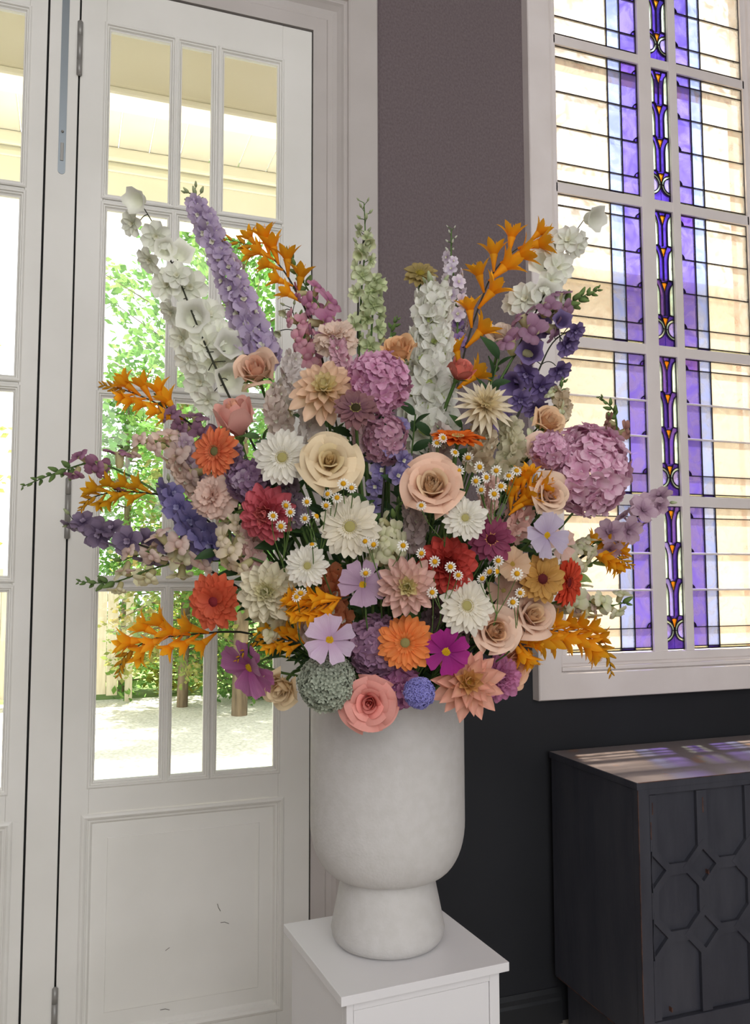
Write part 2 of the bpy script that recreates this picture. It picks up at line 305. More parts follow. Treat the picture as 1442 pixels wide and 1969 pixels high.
for pi_, (z0, z1) in enumerate(PZ):
    H = z1-z0; zz = [z1-f*H for f in HF]
    for side, (x0, x1) in ((0, CX[0]), (1, CX[2])):
        ld = MB()
        if side == 0: xs = [x0, x0+.236, x0+.296, x1]; mats = [GC, GBL, GPU]
        else: xs = [x0, x0+.073, x0+.128, x1]; mats = [GPU, GBL, GC]
        for c in range(3):
            for r in range(6):
                a, b_ = zz[r+1], zz[r]; mt = mats[c]
                if r == 5: mt = {GC: GCR, GBL: GIN, GPU: GCR}[mt]
                elif r == 0 and mt is GPU: mt = GMV if wr.random() < .5 else GPU
                q = .02
                if mt in (GPU, GMV) and r < 5 and r != 4:   # bottom corner next to the mullion taken by a quarter disc
                    n = 6
                    if side == 0:
                        arc = [(xs[c+1]-q*math.cos(t), a+q*math.sin(t)) for t in [math.pi/2*i/n for i in range(n+1)]]
                        pane([(xs[c], a)]+arc+[(xs[c+1], b_), (xs[c], b_)], mt); pane(arc+[(xs[c+1], a)], GDP)
                    else:
                        arc = [(xs[c]+q*math.cos(t), a+q*math.sin(t)) for t in [math.pi/2*i/n for i in range(n+1)]]
                        pane(arc+[(xs[c], b_), (xs[c+1], b_), (xs[c+1], a)], mt); pane([(xs[c], a)]+arc, GDP)
                    came(ld, arc)
                else: pane([(xs[c], a), (xs[c+1], a), (xs[c+1], b_), (xs[c], b_)], mt)
        for k, z in enumerate(zz[1:-1]):
            came_seg(ld, (x0, z), (x1, z))
        for x in xs[1:-1]: came_seg(ld, (x, z0), (x, z1), .0038)
        came(ld, [(x0, z0), (x1, z0), (x1, z1), (x0, z1), (x0, z0)], .004)
        link('lead_came', ld.mesh('lead_came', LEAD), W)
        if pi_ < 2:
            for z in zz[2:4]: link('saddle_bar', MB().tube([(x0-.004, YG-.007, z), (x1+.004, YG-.007, z)], .0045, 8).mesh('saddle_bar', FRAME, True), W)
    # centre light: three stacked tulips over a pair of discs
    x0, x1 = CX[1]; xc = (x0+x1)/2; ld = MB(); ys = [z1-f*H for f in (.0, .255, .51, .77)]; tw, th = .0125, .036
    tears = [z1-.02, ys[1]-.014, ys[2]-.014, ys[3]-.014]
    def half_tear(zc, s):                                   # from the top middle round one side to the point
        return [(xc+s*tw*math.sin(t), zc+.4*tw*math.cos(t)) for t in [math.pi/2*i/5 for i in range(6)]]+[(xc+s*.5*tw, zc-.45*th), (xc, zc-th)]
    for k in range(3):
        zt, zb = ys[k], ys[k+1]; hh = zt-zb; wg = .0205
        for s, e in ((-1, x0), (1, x1)):
            arc = [(e-s*wg*math.sin(t), zt-.014-(1-math.cos(t))*.05) for t in [math.pi/2*i/7 for i in range(8)]]
            pane(arc+[(e-s*wg, zb+.003), (e, zb-.001)], GGR)
            mt = GIN if wr.random() < .3 else (GMV if wr.random() < .25 else GDP)
            if pi_ == 0 and k in (1, 2) and s < 0: mt = GLV
            pane([(xc, zt)]+half_tear(tears[k], s)+[(xc, zb), (e-s*wg, zb)]+arc[::-1]+[(e, zt)], mt)
            came(ld, arc+[(e-s*wg, zb)]); came(ld, [(e, zb-.001), (e-s*wg, zb+.002), (e-s*(wg+.006), zb-.004), (xc+s*tw, tears[k+1])], .003)
            came_seg(ld, (xc+s*tw, tears[k]), (e-s*.024, zt-.001), .0026)
        came_seg(ld, (xc, tears[k]-th), (xc, zb), .0026)
    zc = z1-.872*H; ro, ri = .0405, .030; n = 12; an = [math.pi/2-math.pi*i/n for i in range(n+1)]
    for s, e in ((-1, x0), (1, x1)):
        o_ = [(e-s*ro*math.cos(t), zc+ro*math.sin(t)) for t in an]; i_ = [(e-s*ri*math.cos(t), zc+ri*math.sin(t)) for t in an]
        for aa, bb in ((0, 6), (6, 12)): pane(o_[aa:bb+1]+i_[aa:bb+1][::-1], GGR)
        pane(i_, GLV)
        pane([(xc, ys[3])]+half_tear(tears[3], s)+[(xc, zc)]+o_[:7][::-1]+[(e, ys[3])], GDP); pane([(xc, zc)]+o_[6:]+[(e, z0), (xc, z0)], GDP)
        came(ld, o_, .0034); came(ld, i_, .0034); came_seg(ld, (e-s*ri, zc), (e-s*ro, zc))
    for zq in tears:
        l, r_ = half_tear(zq, -1), half_tear(zq, 1); td = l+r_[::-1][1:-1]; pane(td, GOR); came(ld, td+[td[0]], .0024)
    came(ld, [(x0, z0), (x1, z0), (x1, z1), (x0, z1), (x0, z0)], .004)
    link('lead_came', ld.mesh('lead_came', LEAD), W)

# outside the stained window: weathered outer frame and a cream garden wall
TAN = plain('weathered_timber', 'c9a184', .8, .2, col2='b58a6c', scale=12)
of = tag(empty('outer_window_frame', (2.0, .3, 1.0)), 'weathered brown timber frame outside the stained glass window', 'frame')
def inlocal(o, ob): ob.matrix_basis = Matrix.Translation(-o.location); return ob
for nm, a, b_ in (('post', (2.775, .28, 1.0), (2.84, .34, 3.5)), ('post', (1.58, .28, 1.0), (1.62, .34, 3.5)), ('crossbar', (1.62, .28, 3.62), (2.775, .32, 3.66)), ('crossbar', (1.62, .28, 1.0), (2.775, .34, 1.06))):
    inlocal(of, boxo(nm, a, (b_[0], b_[1], 3.66 if nm == 'post' else b_[2]), TAN, of, .004))
gw = tag(empty('garden_wall', (3, 2.2, -.12)), 'sunlit cream wall glimpsed through the stained glass', 'wall')
inlocal(gw, boxo('wall_face', (2.62, 2.2, -.12), (7, 2.4, 3.5), plain('cream_render', 'e0cfae', .9, .1, col2='d2bf9c', scale=2), gw, .01))
inlocal(gw, boxo('coping', (2.58, 2.14, 3.5), (7, 2.46, 3.6), plain('cream_coping', 'e8d8b4', .9, .1), gw, .02))

# ------------------------------------------------------------------ cabinet
cb = tag(empty('cabinet', (1.56, -.506, 0)), 'black painted cabinet with octagon lattice front and worn edges', 'cabinet')
def cbox(nm, a, b_, m=BLACKF, bev=.002): return inlocal(cb, boxo(nm, a, b_, m, cb, bev))
CXE = 2.78
def worn(key='worn_sunlit_top'):  # grey lightened to carry the sun on black paint; brown blotches are wear
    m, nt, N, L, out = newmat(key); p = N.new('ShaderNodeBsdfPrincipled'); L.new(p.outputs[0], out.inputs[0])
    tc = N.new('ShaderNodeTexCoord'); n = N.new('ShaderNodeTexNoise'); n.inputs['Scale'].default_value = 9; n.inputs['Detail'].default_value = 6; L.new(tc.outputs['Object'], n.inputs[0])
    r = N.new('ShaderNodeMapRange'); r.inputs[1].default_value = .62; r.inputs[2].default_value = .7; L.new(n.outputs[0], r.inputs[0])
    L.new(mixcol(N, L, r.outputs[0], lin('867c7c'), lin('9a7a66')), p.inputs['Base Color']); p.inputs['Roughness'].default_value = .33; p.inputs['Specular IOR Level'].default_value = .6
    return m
cbox('top', (1.558, -.508, .885), (CXE+.002, -.03, .9062), BLACKF, .002); cbox('sunlit_top_skin', (1.559, -.507, .905), (CXE+.001, -.031, .907), worn(), .0005)  # thin skin added over the black top, coloured as if sunlit
cbox('side_panel', (1.562, -.5, .17), (1.585, -.035, .885)); cbox('side_panel', (CXE-.023, -.5, .17), (CXE, -.035, .885))
cbox('back_panel', (1.585, -.05, .17), (CXE-.023, -.04, .885), BLACKF, 0)
cbox('bottom', (1.565, -.503, .165), (CXE, -.035, .185))
for nm, a, b_ in (('front_frame', (1.561, -.507, .17), (1.6, -.48, .886)), ('front_frame', (CXE-.04, -.507, .17), (CXE, -.48, .886)), ('front_frame', (1.6, -.5065, .868), (CXE-.04, -.48, .886)), ('front_frame', (1.6, -.507, .17), (CXE-.04, -.48, .232))): cbox(nm, a, b_)
cbox('plinth', (1.6, -.47, 0), (1.62, -.05, .168)); cbox('plinth', (CXE-.06, -.47, 0), (CXE-.04, -.05, .168)); cbox('plinth', (1.6, -.488, 0), (CXE-.04, -.47, .168))
for x, z0_, z1_ in ((1.611, .81, .845), (1.604, .74, .79), (1.792, .8, .845), (1.806, .62, .632), (1.66, .25, .262)): cbox('paint_chip', (x, -.5045, z0_), (x+.0035, -.4915, z1_), WORN, .0005)
cbox('worn_edge', (1.5602, -.5077, .2), (1.5625, -.505, .884), WORN, .0006); cbox('worn_edge', (1.563, -.5092, .9045), (2.3, -.5065, .9065), WORN, .0006)
cbox('worn_edge', (1.5605, -.47, .1695), (1.563, -.05, .172), WORN, .0006)
for k in range(2):
    xa = 1.602+k*.57; dr = empty('door', (xa, -.49, .235), cb); dr.matrix_basis = Matrix.Translation(Vector((xa, -.49, .235))-cb.location)
    xb = xa+.566
    def dpart(nm, mb, m=BLACKF, bev=0):
        me = mb.mesh(nm, m)
        if bev: bevel_mesh(me, bev, 1)
        o = link(nm, me, dr); o.matrix_basis = Matrix.Translation((-xa, .49, -.235)); return o
    dpart('door_board', MB().box((xa, -.492, .234), (xb, -.475, .866)))
    cx0 = xa+.097; y0_, y1_ = -.5035, -.49
    for i in range(-1, 3):
        for j in range(-1, 3):
            dx, dz = cx0+.0905+.181*i, .648-.19*(j)
            if i >= 0 and j in (0, 1) or (i == -1 and j in (0, 1)) or 0:
                o, n = .0755, .047
                ring_o = [(dx, dz+o), (dx+o, dz), (dx, dz-o), (dx-o, dz)]; ring_i = [(dx, dz+n), (dx+n, dz), (dx, dz-n), (dx-n, dz)]
                for q in range(4):
                    a, b_, c, d_ = ring_o[q], ring_o[(q+1) % 4], ring_i[(q+1) % 4], ring_i[q]
                    pl = [a, d_, c, b_]
                    if all(x <= xa+.002 for x, z in pl) or all(x >= xb-.002 for x, z in pl): continue
                    pl = [(min(max(x, xa+.001), xb-.001), z) for x, z in pl]
                    dpart('lattice_strip', MB().prism(pl, y0_-.0008, y1_))
    for i in range(-1, 3):
        x = cx0+.0905+.181*i
        for za, zb in ((.648+.058, .866), (.458+.058, .648-.058), (.234, .458-.058)):
            l, r_ = max(x-.018, xa+.001), min(x+.018, xb-.001)
            if r_-l > .004: dpart('lattice_strip', MB().box((l, y0_, za), (r_, y1_, zb)))
    for i in range(3):
        x = cx0+.181*i
        for z in (.648, .458): dpart('lattice_strip', MB().box((x-.034, y0_, z-.016), (x+.034, y1_, z+.016)))

# ------------------------------------------------------------------ pedestal and vase
PW = plain('white_melamine', 'ebe9ea', .35, .45)
pd = tag(empty('pedestal', (.64, -.91, 0)), 'white square pedestal under the flower vase', 'pedestal'); pd.rotation_euler = (0, 0, R(3.4))
def pbox(nm, a, b_, bev=.0015): return boxo(nm, a, b_, PW, pd, bev)
pbox('top', (-.176, -.176, .733), (.176, .176, .75), .001)
pbox('side_panel', (-.161, -.144, 0), (-.146, .161, .733)); pbox('side_panel', (.146, -.144, 0), (.161, .161, .733)); pbox('back_panel', (-.146, .146, 0), (.146, .161, .733))
pbox('front_edge', (-.161, -.163, 0), (-.147, -.144, .733)); pbox('front_edge', (.139, -.163, 0), (.161, -.144, .733)); pbox('front_edge', (-.147, -.163, .715), (.139, -.144, .733))
pbox('front_panel', (-.146, -.161, 0), (.138, -.146, .714), .001)
VX, VY = .64, -.895
VASE = plain('matte_plaster', 'd3d0cd', .75, .25, col2='cecbc7', scale=45, bump=.22, bscale=170)
vs = tag(empty('flower_vase', (VX, VY, .75)), 'large matte white footed vase holding the bouquet', 'vase')
pb = [(0, .0), (.095, .001), (.108, .005), (.116, .016), (.1185, .03)]+[(.1185-.0215*t, .03+.105*t) for t in (.2, .4, .6, .8, 1)]+[(.0975, .138)]
link('foot', MB().lathe(pb, 72).mesh('foot', VASE, True), vs)
pb = [(.06, .13), (.095, .132), (.1005, .137)]
for i in range(1, 13):
    a = math.pi/2*i/12; pb.append((.085+.0775*math.sin(a)**.9 if 0 else .1005+.062*math.sin(a), .137+.11*(1-math.cos(a))))
pb += [(.1625, .36), (.1625, .51), (.1605, .515), (.156, .515), (.154, .51), (.154, .3), (.12, .2), (0, .19)]
link('body', MB().lathe(pb, 96).mesh('body', VASE, True), vs)

# ------------------------------------------------------------------ outside: porch, yard, trees
CREAM = plain('cream_porch_paint', 'fcfaea', .7, .2, col2='faf7e4', scale=3)
CREAM2 = plain('pale_porch_boards', 'dedacb', .7, .2, col2='d6d2c2', scale=4)
po = tag(empty('porch_roof', (-.8, 1.2, 3.3)), 'cream porch roof with boarded soffit seen through the door panes', 'porch')
def pbx(nm, a, b_, m, bev=.004): return inlocal(po, boxo(nm, a, b_, m, po, bev))
pbx('inner_beam', (-4, 1.0, 3.545), (1.45, 1.12, 4.05), CREAM)
pbx('inner_beam_moulding', (-4, .93, 3.515), (1.45, 1.0, 3.55), CREAM, .012); pbx('inner_beam_moulding', (-4, .965, 3.57), (1.45, 1.0, 3.585), CREAM, .005); pbx('inner_beam_moulding', (-4, 1.12, 3.585), (1.45, 1.15, 3.62), CREAM, .008)
pbx('outer_beam', (-4, 1.62, 3.3), (1.45, 1.74, 3.62), CREAM)
pbx('outer_beam_moulding', (-4, 1.585, 3.555), (1.45, 1.62, 3.62), CREAM, .012); pbx('outer_beam_moulding', (-4, 1.6, 3.505), (1.45, 1.62, 3.53), CREAM, .006)
me_b = bevel_mesh(MB().box((-.072, 1.12, 3.62), (.072, 1.64, 3.635)).mesh('soffit_board', CREAM2), .004, 1)
for i in range(36): link('soffit_board', me_b, po, Matrix.Translation(Vector((-3.9+i*.148, 0, 0))-po.location))
pbx('porch_roof_deck', (-4, .26, 4.05), (1.45, 1.8, 4.12), CREAM); pbx('porch_ceiling', (-4, .26, 3.95), (1.45, 1.0, 4.0), CREAM2)
def gravel():
    m, nt, N, L, out = newmat('pale_gravel'); p = N.new('ShaderNodeBsdfPrincipled'); L.new(p.outputs[0], out.inputs[0]); p.inputs['Roughness'].default_value = .9
    tc = N.new('ShaderNodeTexCoord'); v = N.new('ShaderNodeTexVoronoi'); v.inputs['Scale'].default_value = 30; L.new(tc.outputs['Object'], v.inputs[0])
    c = mixcol(N, L, v.outputs['Distance'], lin('e6e2d8'), lin('b4b1a2')); L.new(c, p.inputs['Base Color'])
    b = N.new('ShaderNodeBump'); b.inputs['Strength'].default_value = .6; b.inputs['Distance'].default_value = .02; L.new(v.outputs['Distance'], b.inputs['Height']); L.new(b.outputs[0], p.inputs['Normal'])
    return m
tag(boxo('gravel_yard', (-14, .26, -.3), (16, 9.3, -.1), gravel(), None, 0), 'pale sunlit gravel yard beyond the door', None, None, 'structure')
tag(boxo('lawn', (-14, 9.3, -.3), (16, 30, -.12), plain('grass_ground', '7f9058', .9, .1, col2='667c48', scale=3), None, 0), 'grassy strip behind the gravel', None, None, 'structure')
tag(boxo('threshold', (-2.4, .0, -.1), (.93, .26, .02), plain('stone_step', 'b8b2a6', .8), None, .004), None, None, None, 'structure')
def leafmat(key, a, b_, tr=.5):
    if key in MC: return MC[key]
    m, nt, N, L, out = newmat(key); tc = N.new('ShaderNodeTexCoord'); n = N.new('ShaderNodeTexNoise'); n.inputs['Scale'].default_value = 2.2; n.inputs['Detail'].default_value = 4; L.new(tc.outputs['Object'], n.inputs[0])
    r = N.new('ShaderNodeMapRange'); r.inputs[1].default_value = .35; r.inputs[2].default_value = .65; L.new(n.outputs[0], r.inputs[0])
    c = mixcol(N, L, r.outputs[0], lin(a), lin(b_)); d = N.new('ShaderNodeBsdfDiffuse'); t = N.new('ShaderNodeBsdfTranslucent'); mx = N.new('ShaderNodeMixShader'); mx.inputs[0].default_value = tr
    L.new(c, d.inputs[0]); L.new(c, t.inputs[0]); L.new(d.outputs[0], mx.inputs[1]); L.new(t.outputs[0], mx.inputs[2]); L.new(mx.outputs[0], out.inputs[0]); MC[key] = m; return m
BARK = plain('bark', '8a7a66', .9, .1, col2='5f5344', scale=14, stretch=(1, 1, .2))
def tree(name, x, y, h, rad, n, leaf, seed, label, base=.15, conifer=True, lmat=None, lo=.0):
    g = np.random.default_rng(seed); t = tag(empty(name, (x, y, -.12)), label, 'tree', 'trees in the yard')
    link('trunk', MB().tube([(0, 0, 0), (.03, 0, h*.35), (0, .02, h*.7), (0, 0, h*.97)], [.012*h+.02, .010*h+.015, .006*h+.008, .006], 8).mesh('trunk', BARK, True), t)
    br = MB(); nb = 60; tips = []
    for i in range(nb):
        f = lo+(1-lo)*(i+.5)/nb; z = h*(base+(1-base)*f); a = i*2.4+g.normal()*.3
        L_ = rad*((1-f)**.7 if conifer else math.sqrt(max(.05, 1-(2*f-1)**2)))*g.uniform(.75, 1.1)+.1
        dr = -.15*L_ if conifer else .25*L_; e = (L_*math.cos(a), L_*math.sin(a), z+dr); tips.append(((0, 0, z), e))
        br.tube([(0, 0, z), (e[0]*.5, e[1]*.5, z+.06*L_), e], [.014, .009, .004], 4)
    link('branches', br.mesh('branches', BARK, True), t)['kind'] = 'stuff'
    k = n; bi = g.integers(0, nb, k); s = g.uniform(.12, 1.05, k)**.8
    A = np.array([b0 for b0, e in tips])[bi]; B = np.array([e for b0, e in tips])[bi]
    C = A+(B-A)*s[:, None]+g.normal(0, .055*rad+.03, (k, 3))
    D = (B-A)/np.linalg.norm(B-A, axis=1)[:, None]+g.normal(0, .55, (k, 3)); D /= np.linalg.norm(D, axis=1)[:, None]
    Nn = np.cross(D, g.normal(0, 1, (k, 3))); Nn /= np.linalg.norm(Nn, axis=1)[:, None]
    l = g.uniform(.6, 1.3, k)[:, None]*leaf; wv = Nn*l*.28
    V = np.stack([C, C+D*l*.5+wv, C+D*l, C+D*l*.5-wv], 1).reshape(-1, 3)
    me = bpy.data.meshes.new('foliage'); me.vertices.add(4*k); me.vertices.foreach_set('co', V.ravel()); me.loops.add(4*k); me.loops.foreach_set('vertex_index', np.arange(4*k, dtype=np.int32))
    me.polygons.add(k); me.polygons.foreach_set('loop_start', np.arange(0, 4*k, 4, dtype=np.int32)); me.update(); me.validate(); me.materials.append(lmat)
    link('foliage', me, t)['kind'] = 'stuff'
LG = leafmat('tree_leaf_green', '5f8f45', '88ac5e'); LD = leafmat('tree_leaf_deep', '46744a', '749a64'); LY = leafmat('tree_leaf_yellow', 'a8b44c', 'c4bc60'); LR = leafmat('tree_leaf_russet', '70984e', 'a89a62')
tree('maple_tree', 1.9, 7.4, 6.3, 1.7, 11000, .11, 1, 'bright green maple seen through the middle door panes', .2, False, LG)
tree('cypress_tree', 3.3, 9.4, 6.4, 1.6, 9000, .09, 2, 'feathery blue-green conifer behind the maple', .05, True, LD)
tree('young_tree', 1.35, 8.3, 4.2, 1.0, 4500, .09, 3, 'young tree with russet leaf tips by the fence', .12, True, LR)
tree('golden_shrub', -2.2, 7.0, 4.6, 1.4, 6000, .1, 4, 'yellow-green tree in the panes of the cut-off door leaf', .04, False, LY)
tree('cypress_tree', -3.4, 10.6, 5.8, 1.3, 5000, .1, 5, 'dark green conifer at the far left beyond the cut-off leaf', .02, True, LD)
tree('low_bush', 2.2, 8.6, 1.6, 1.1, 4500, .09, 6, 'low bush at the edge of the gravel', .02, False, LG)
tree('low_bush', 1.5, 9.9, 1.2, .8, 2500, .09, 8, 'small yellow-flowering bush beside the young tree', .02, False, LY)
tree('cypress_tree', 4.3, 8.0, 6.4, 1.3, 6000, .1, 9, 'tall conifer rightmost in the door panes', .03, True, LG)
tree('low_bush', 3.5, 9.0, 2.0, 1.2, 5000, .09, 10, 'broad green bush under the tall conifers', .02, False, LD)
tree('cypress_tree', .75, 10.3, 4.7, 1.15, 6000, .1, 11, 'green conifer rising behind the board fence', .02, True, LG)
fe = tag(empty('board_fence', (-2, 9.0, -.12)), 'pale vertical board fence behind the yard', 'fence')
FW = plain('pale_fence_wood', 'dcd4c2', .8, .1, col2='cabfa8', scale=5, stretch=(6, 6, .5))
mf = bevel_mesh(MB().box((-.068, 0, .12), (.068, .022, 1.62)).mesh('fence_board', FW), .004, 1)
for i in range(22): link('fence_board', mf, fe, Matrix.Translation((-.45+i*.142, 0, rng.uniform(-.01, .01))))
for z in (.3, 1.35): link('fence_rail', MB().box((-.5, .022, z), (2.75, .07, z+.08)).mesh('fence_rail', FW), fe)
for x in (-.5, 1.1, 2.7): link('fence_post', MB().box((x, .02, 0), (x+.09, .11, 1.75)).mesh('fence_post', FW), fe)

# ------------------------------------------------------------------ flowers: shared shapes
DV = (Vector((VX, VY, 1.25))-CAM).dot(fw)            # distance of the vase axis along the view
MOUTH = Vector((VX, VY, 1.235)); GA = 2.39996
def bulge(px, py):
    e = 1-((px-735)/430)**2-((py-1020)/430)**2
    return -.30*math.sqrt(e) if e > 0 else .02
def pos(px, py, off): return CAM+ray(px, py)*(DV+off)
def mscale(off): return (DV+off)/FPX
def facing(fx, fy):
    l = math.hypot(fx, fy)
    if l > .97: fx, fy = fx/l*.97, fy/l*.97; l = .97
    return (RT*fx+UP*fy-fw*math.sqrt(1-l*l)).normalized()
def basis(loc, z, roll=0., up=None):
    z = z.normalized(); ref = up if up is not None else UP
    x = ref.cross(z)
    if x.length < 1e-3: x = RT.cross(z)
    x.normalize(); y = z.cross(x)
    M = Matrix(((x.x, y.x, z.x, loc.x), (x.y, y.y, z.y, loc.y), (x.z, y.z, z.z, loc.z), (0, 0, 0, 1)))
    return M @ Matrix.Rotation(roll, 4, 'Z')
def wprof(shape, t):
    if shape == 'strap': return min(1, .38+1.5*t)*(1 if t < .72 else math.sqrt(max(0, 1-((t-.72)/.285)**2)))
    if shape == 'spoon': return (.35+.65*math.sin(min(1, t/.62)*math.pi/2))*(1 if t < .62 else math.sqrt(max(0, 1-((t-.62)/.385)**2)))
    if shape == 'pointed': return (.4+.6*math.sin(min(1, t/.5)*math.pi/2))*(1 if t < .5 else max(0, 1-((t-.5)/.505)**1.7))
    if shape == 'fan': return (.16+.84*t**.8)*(1 if t < .9 else math.sqrt(max(0, 1-((t-.9)/.14)**2)))
    if shape == 'round': return math.sqrt(max(0, 1-((t-.55)/.56)**2)) if t > .1 else .45+t
    if shape == 'leaf': return max(.02, math.sin(math.pi*min(1, t**.8))**.9)
def petal_grid(L, Wd, shape='strap', elev=0., bend=0., cup=0., ruffle=0., rf=9., fold=0., nt=6, ns=4, ph=0., notch=0.):
    """petal from the origin along +Y; elev/bend in radians, positive lifts the tip towards +Z"""
    P = []; y = z = 0.; pt = 0
    for i in range(nt+1):
        t = i/nt; dt = t-pt; a = elev+bend*(t-.5*dt); y += L*dt*math.cos(a); z += L*dt*math.sin(a); pt = t
        hw = Wd/2*max(wprof(shape, t), .03); row = []
        for j in range(ns+1):
            s = -1+2*j/ns
            up_ = cup*hw*(s*s-.3)+fold*hw*abs(s)+ruffle*L*t*t*math.sin(rf*s+ph+3*t)
            ny, nz = -math.sin(a), math.cos(a); back = -notch*L*(t**6)*(1-abs(s))
            row.append((s*hw*(1-.12*abs(cup)), y+ny*up_+back*math.cos(a), z+nz*up_+back*math.sin(a)))
        P.append(row)
    return P
def petal_mesh(mat, name='petal', **k): return MB().grid(petal_grid(**k)).mesh(name, mat, True)
GSTEM = plain('flower_stem_green', '5d7a40', .6, .3, col2='47622f', scale=20)
DSTEM = plain('dark_flower_stem', '3a3b2a', .6, .3, col2='2a2c22', scale=20)
LEAFM = petal('3f5a34', '5b7d46', .25, .45, vein=.3); LEAFD = petal('2c4428', '3f5c36', .2, .45, vein=.3); LEAFL = petal('7d9a55', 'a9bf7a', .35, .5, vein=.3)
CALYX = petal('5c7b40', '74924f', .2)
def bez(a, b_, c, n=8): return [a*(1-t)**2+b_*2*t*(1-t)+c*t*t for t in [i/n for i in range(n+1)]]
HEADS = []; NOW = ['']
class Flower:
    """an Empty at the stem's foot in the vase; parts are placed in world space under it"""
    def __init__(s, name, label, cat, group=None):
        a = rng.uniform(0, 6.28); r = .075*math.sqrt(rng.random()); s.foot = Vector((VX+r*math.cos(a), VY+r*math.sin(a), 1.0))
        s.root = tag(empty(name, s.foot), label, cat, group); NOW[0] = label; s.T = Matrix.Translation(-s.foot)
    def part(s, nm, me, M=None, parent=None):
        o = link(nm, me, parent or s.root)
        o.matrix_basis = (s.T @ M if M is not None else s.T.copy())
        return o
    def stem(s, p, d, rad=.0032, mat=None, bow=.12, extra=None):
        """from the head at p, leaving along -d, down to the foot"""
        pts = bez(p, p-d*bow, MOUTH.lerp(p, .38)-Vector((0, 0, .02)), 6)
        pts += bez(pts[-1], MOUTH.lerp(pts[-1], .3), s.foot, 5)[1:]
        s.part('stem', MB().tube((list(extra) if extra else [])+pts, rad, 6).mesh('stem', mat or GSTEM, True))
def jitter(M, a=.06): return M @ Matrix.Rotation(rng.gauss(0, a), 4, 'X') @ Matrix.Rotation(rng.gauss(0, a), 4, 'Y')
def ringof(F, H, n, me, phase=0., tilt=0., lift=0., rad=0., jt=.05, nm='petal', js=.06):
    ms = me if isinstance(me, list) else [me]
    for i in range(n):
        a = phase+2*math.pi*i/n+rng.gauss(0, .04)
        M = H @ Matrix.Rotation(a, 4, 'Z') @ Matrix.Translation((0, rad, lift)) @ Matrix.Rotation(tilt+rng.gauss(0, jt), 4, 'X') @ Matrix.Rotation(rng.gauss(0, jt), 4, 'Y') @ Matrix.Scale(1+rng.gauss(0, js), 4)
        F.part(nm, ms[i % len(ms)], M)
def head(px, py, r, face, d):
    HEADS.append((px, py, NOW[0]))
    off = bulge(px, py)+d; m = mscale(off)
    if face is None: face = ((px-735)/560, (1000-py)/800+.08)
    z = facing(*face); return pos(px, py, off), z, r*m
def dots(mb, n, R_, h, size, mi, g=None):
    """little domes packed on a disc"""
    for i in range(n):
        rr = R_*math.sqrt((i+.5)/n); a = i*GA; z = h*(1-(rr/R_)**2)
        M = Matrix.Translation((rr*math.cos(a), rr*math.sin(a), z))
        mb.lathe([(size, 0), (size*.75, size*.8), (0, size*1.1)], 5, mi, M)
def gerbera(name, px, py, r, label, c, eye=('a39a62', 'cdbd78'), face=None, d=0., n=23, group=None, flat=0., ring2=True):
    F = Flower(name, label, 'flower', group); p, z, R_ = head(px, py, r, face, d); H = basis(p, z, rng.uniform(0, 6))
    m = petal(*c, vein=.25); ms = [petal_mesh(m, L=R_*.86, Wd=R_*w, shape='strap', elev=.12, bend=b, cup=.35, ruffle=.012, rf=5, ph=q) for w, b, q in ((.31, -.3, 0), (.28, -.15, 2), (.33, -.4, 4))]
    ringof(F, H, n, ms, 0, flat, 0, R_*.14)
    ms2 = [petal_mesh(m, L=R_*.68, Wd=R_*w, shape='strap', elev=.3, bend=-.35, cup=.4) for w in (.23, .2)]
    if ring2: ringof(F, H, n-2, ms2, .15, flat, R_*.03, R_*.13)
    ms3 = petal_mesh(m, L=R_*.27, Wd=R_*.085, shape='strap', elev=.5, bend=-.2, cup=.4, nt=4, ns=2, name='ray_floret')
    ringof(F, H, 26, ms3, .1, 0, R_*.05, R_*.15, nm='ray_floret')
    b = MB(); b.lathe([(R_*.2, 0), (R_*.19, R_*.06), (R_*.1, R_*.09), (0, R_*.08)], 20, 0); dots(b, 60, R_*.2, R_*.05, R_*.022, 0); dots_m = Matrix.Translation((0, 0, R_*.05))
    for i in range(22):
        a = 2*math.pi*i/22; b.lathe([(R_*.018, 0), (R_*.014, R_*.1), (0, R_*.115)], 4, 1, Matrix.Translation((R_*.215*math.cos(a), R_*.215*math.sin(a), R_*.03)))
    F.part('disc', b.mesh('disc', [plain('disc_'+eye[0], eye[0], .9, .1), plain('disc_'+eye[1], eye[1], .9, .1)], True), H)
    F.part('calyx', MB().lathe([(.004, -R_*.28), (R_*.2, -R_*.12), (R_*.26, -.002)], 14).mesh('calyx', CALYX, True), H)
    F.stem(p-z*R_*.25, z); return F
def dahlia(name, px, py, r, label, c, cin=None, face=None, d=0., layers=6, n0=15, shape='spoon', group=None, wd=.4, cup=.75):
    F = Flower(name, label, 'flower', group); p, z, R_ = head(px, py, r, face, d); H = basis(p, z, rng.uniform(0, 6)); cin = cin or c
    for k in range(layers):
        f = k/(layers-1); m = petal(*(c if f < .62 else cin), vein=.2); L_ = R_*(1-.62*f)
        me = [petal_mesh(m, L=L_, Wd=R_*wd*(1-.35*f)*q, shape=shape, elev=.05, bend=.25-.3*(1-f), cup=cup+.3*f) for q in (1, .92)]
        ringof(F, H, max(6, int(n0-1.6*k)), me, k*.21, -.12+1.15*f**1.15, R_*.05*k, R_*.05*(1-f), jt=.07)
    b = MB(); dots(b, 26, R_*.13, R_*.06, R_*.035, 0); F.part('heart', b.mesh('heart', petal(cin[0], cin[0]), True), H @ Matrix.Translation((0, 0, R_*.22)))
    F.part('calyx', MB().lathe([(.004, -R_*.2), (R_*.25, -R_*.08), (R_*.3, -.001)], 14).mesh('calyx', CALYX, True), H)
    F.stem(p-z*R_*.18, z); return F
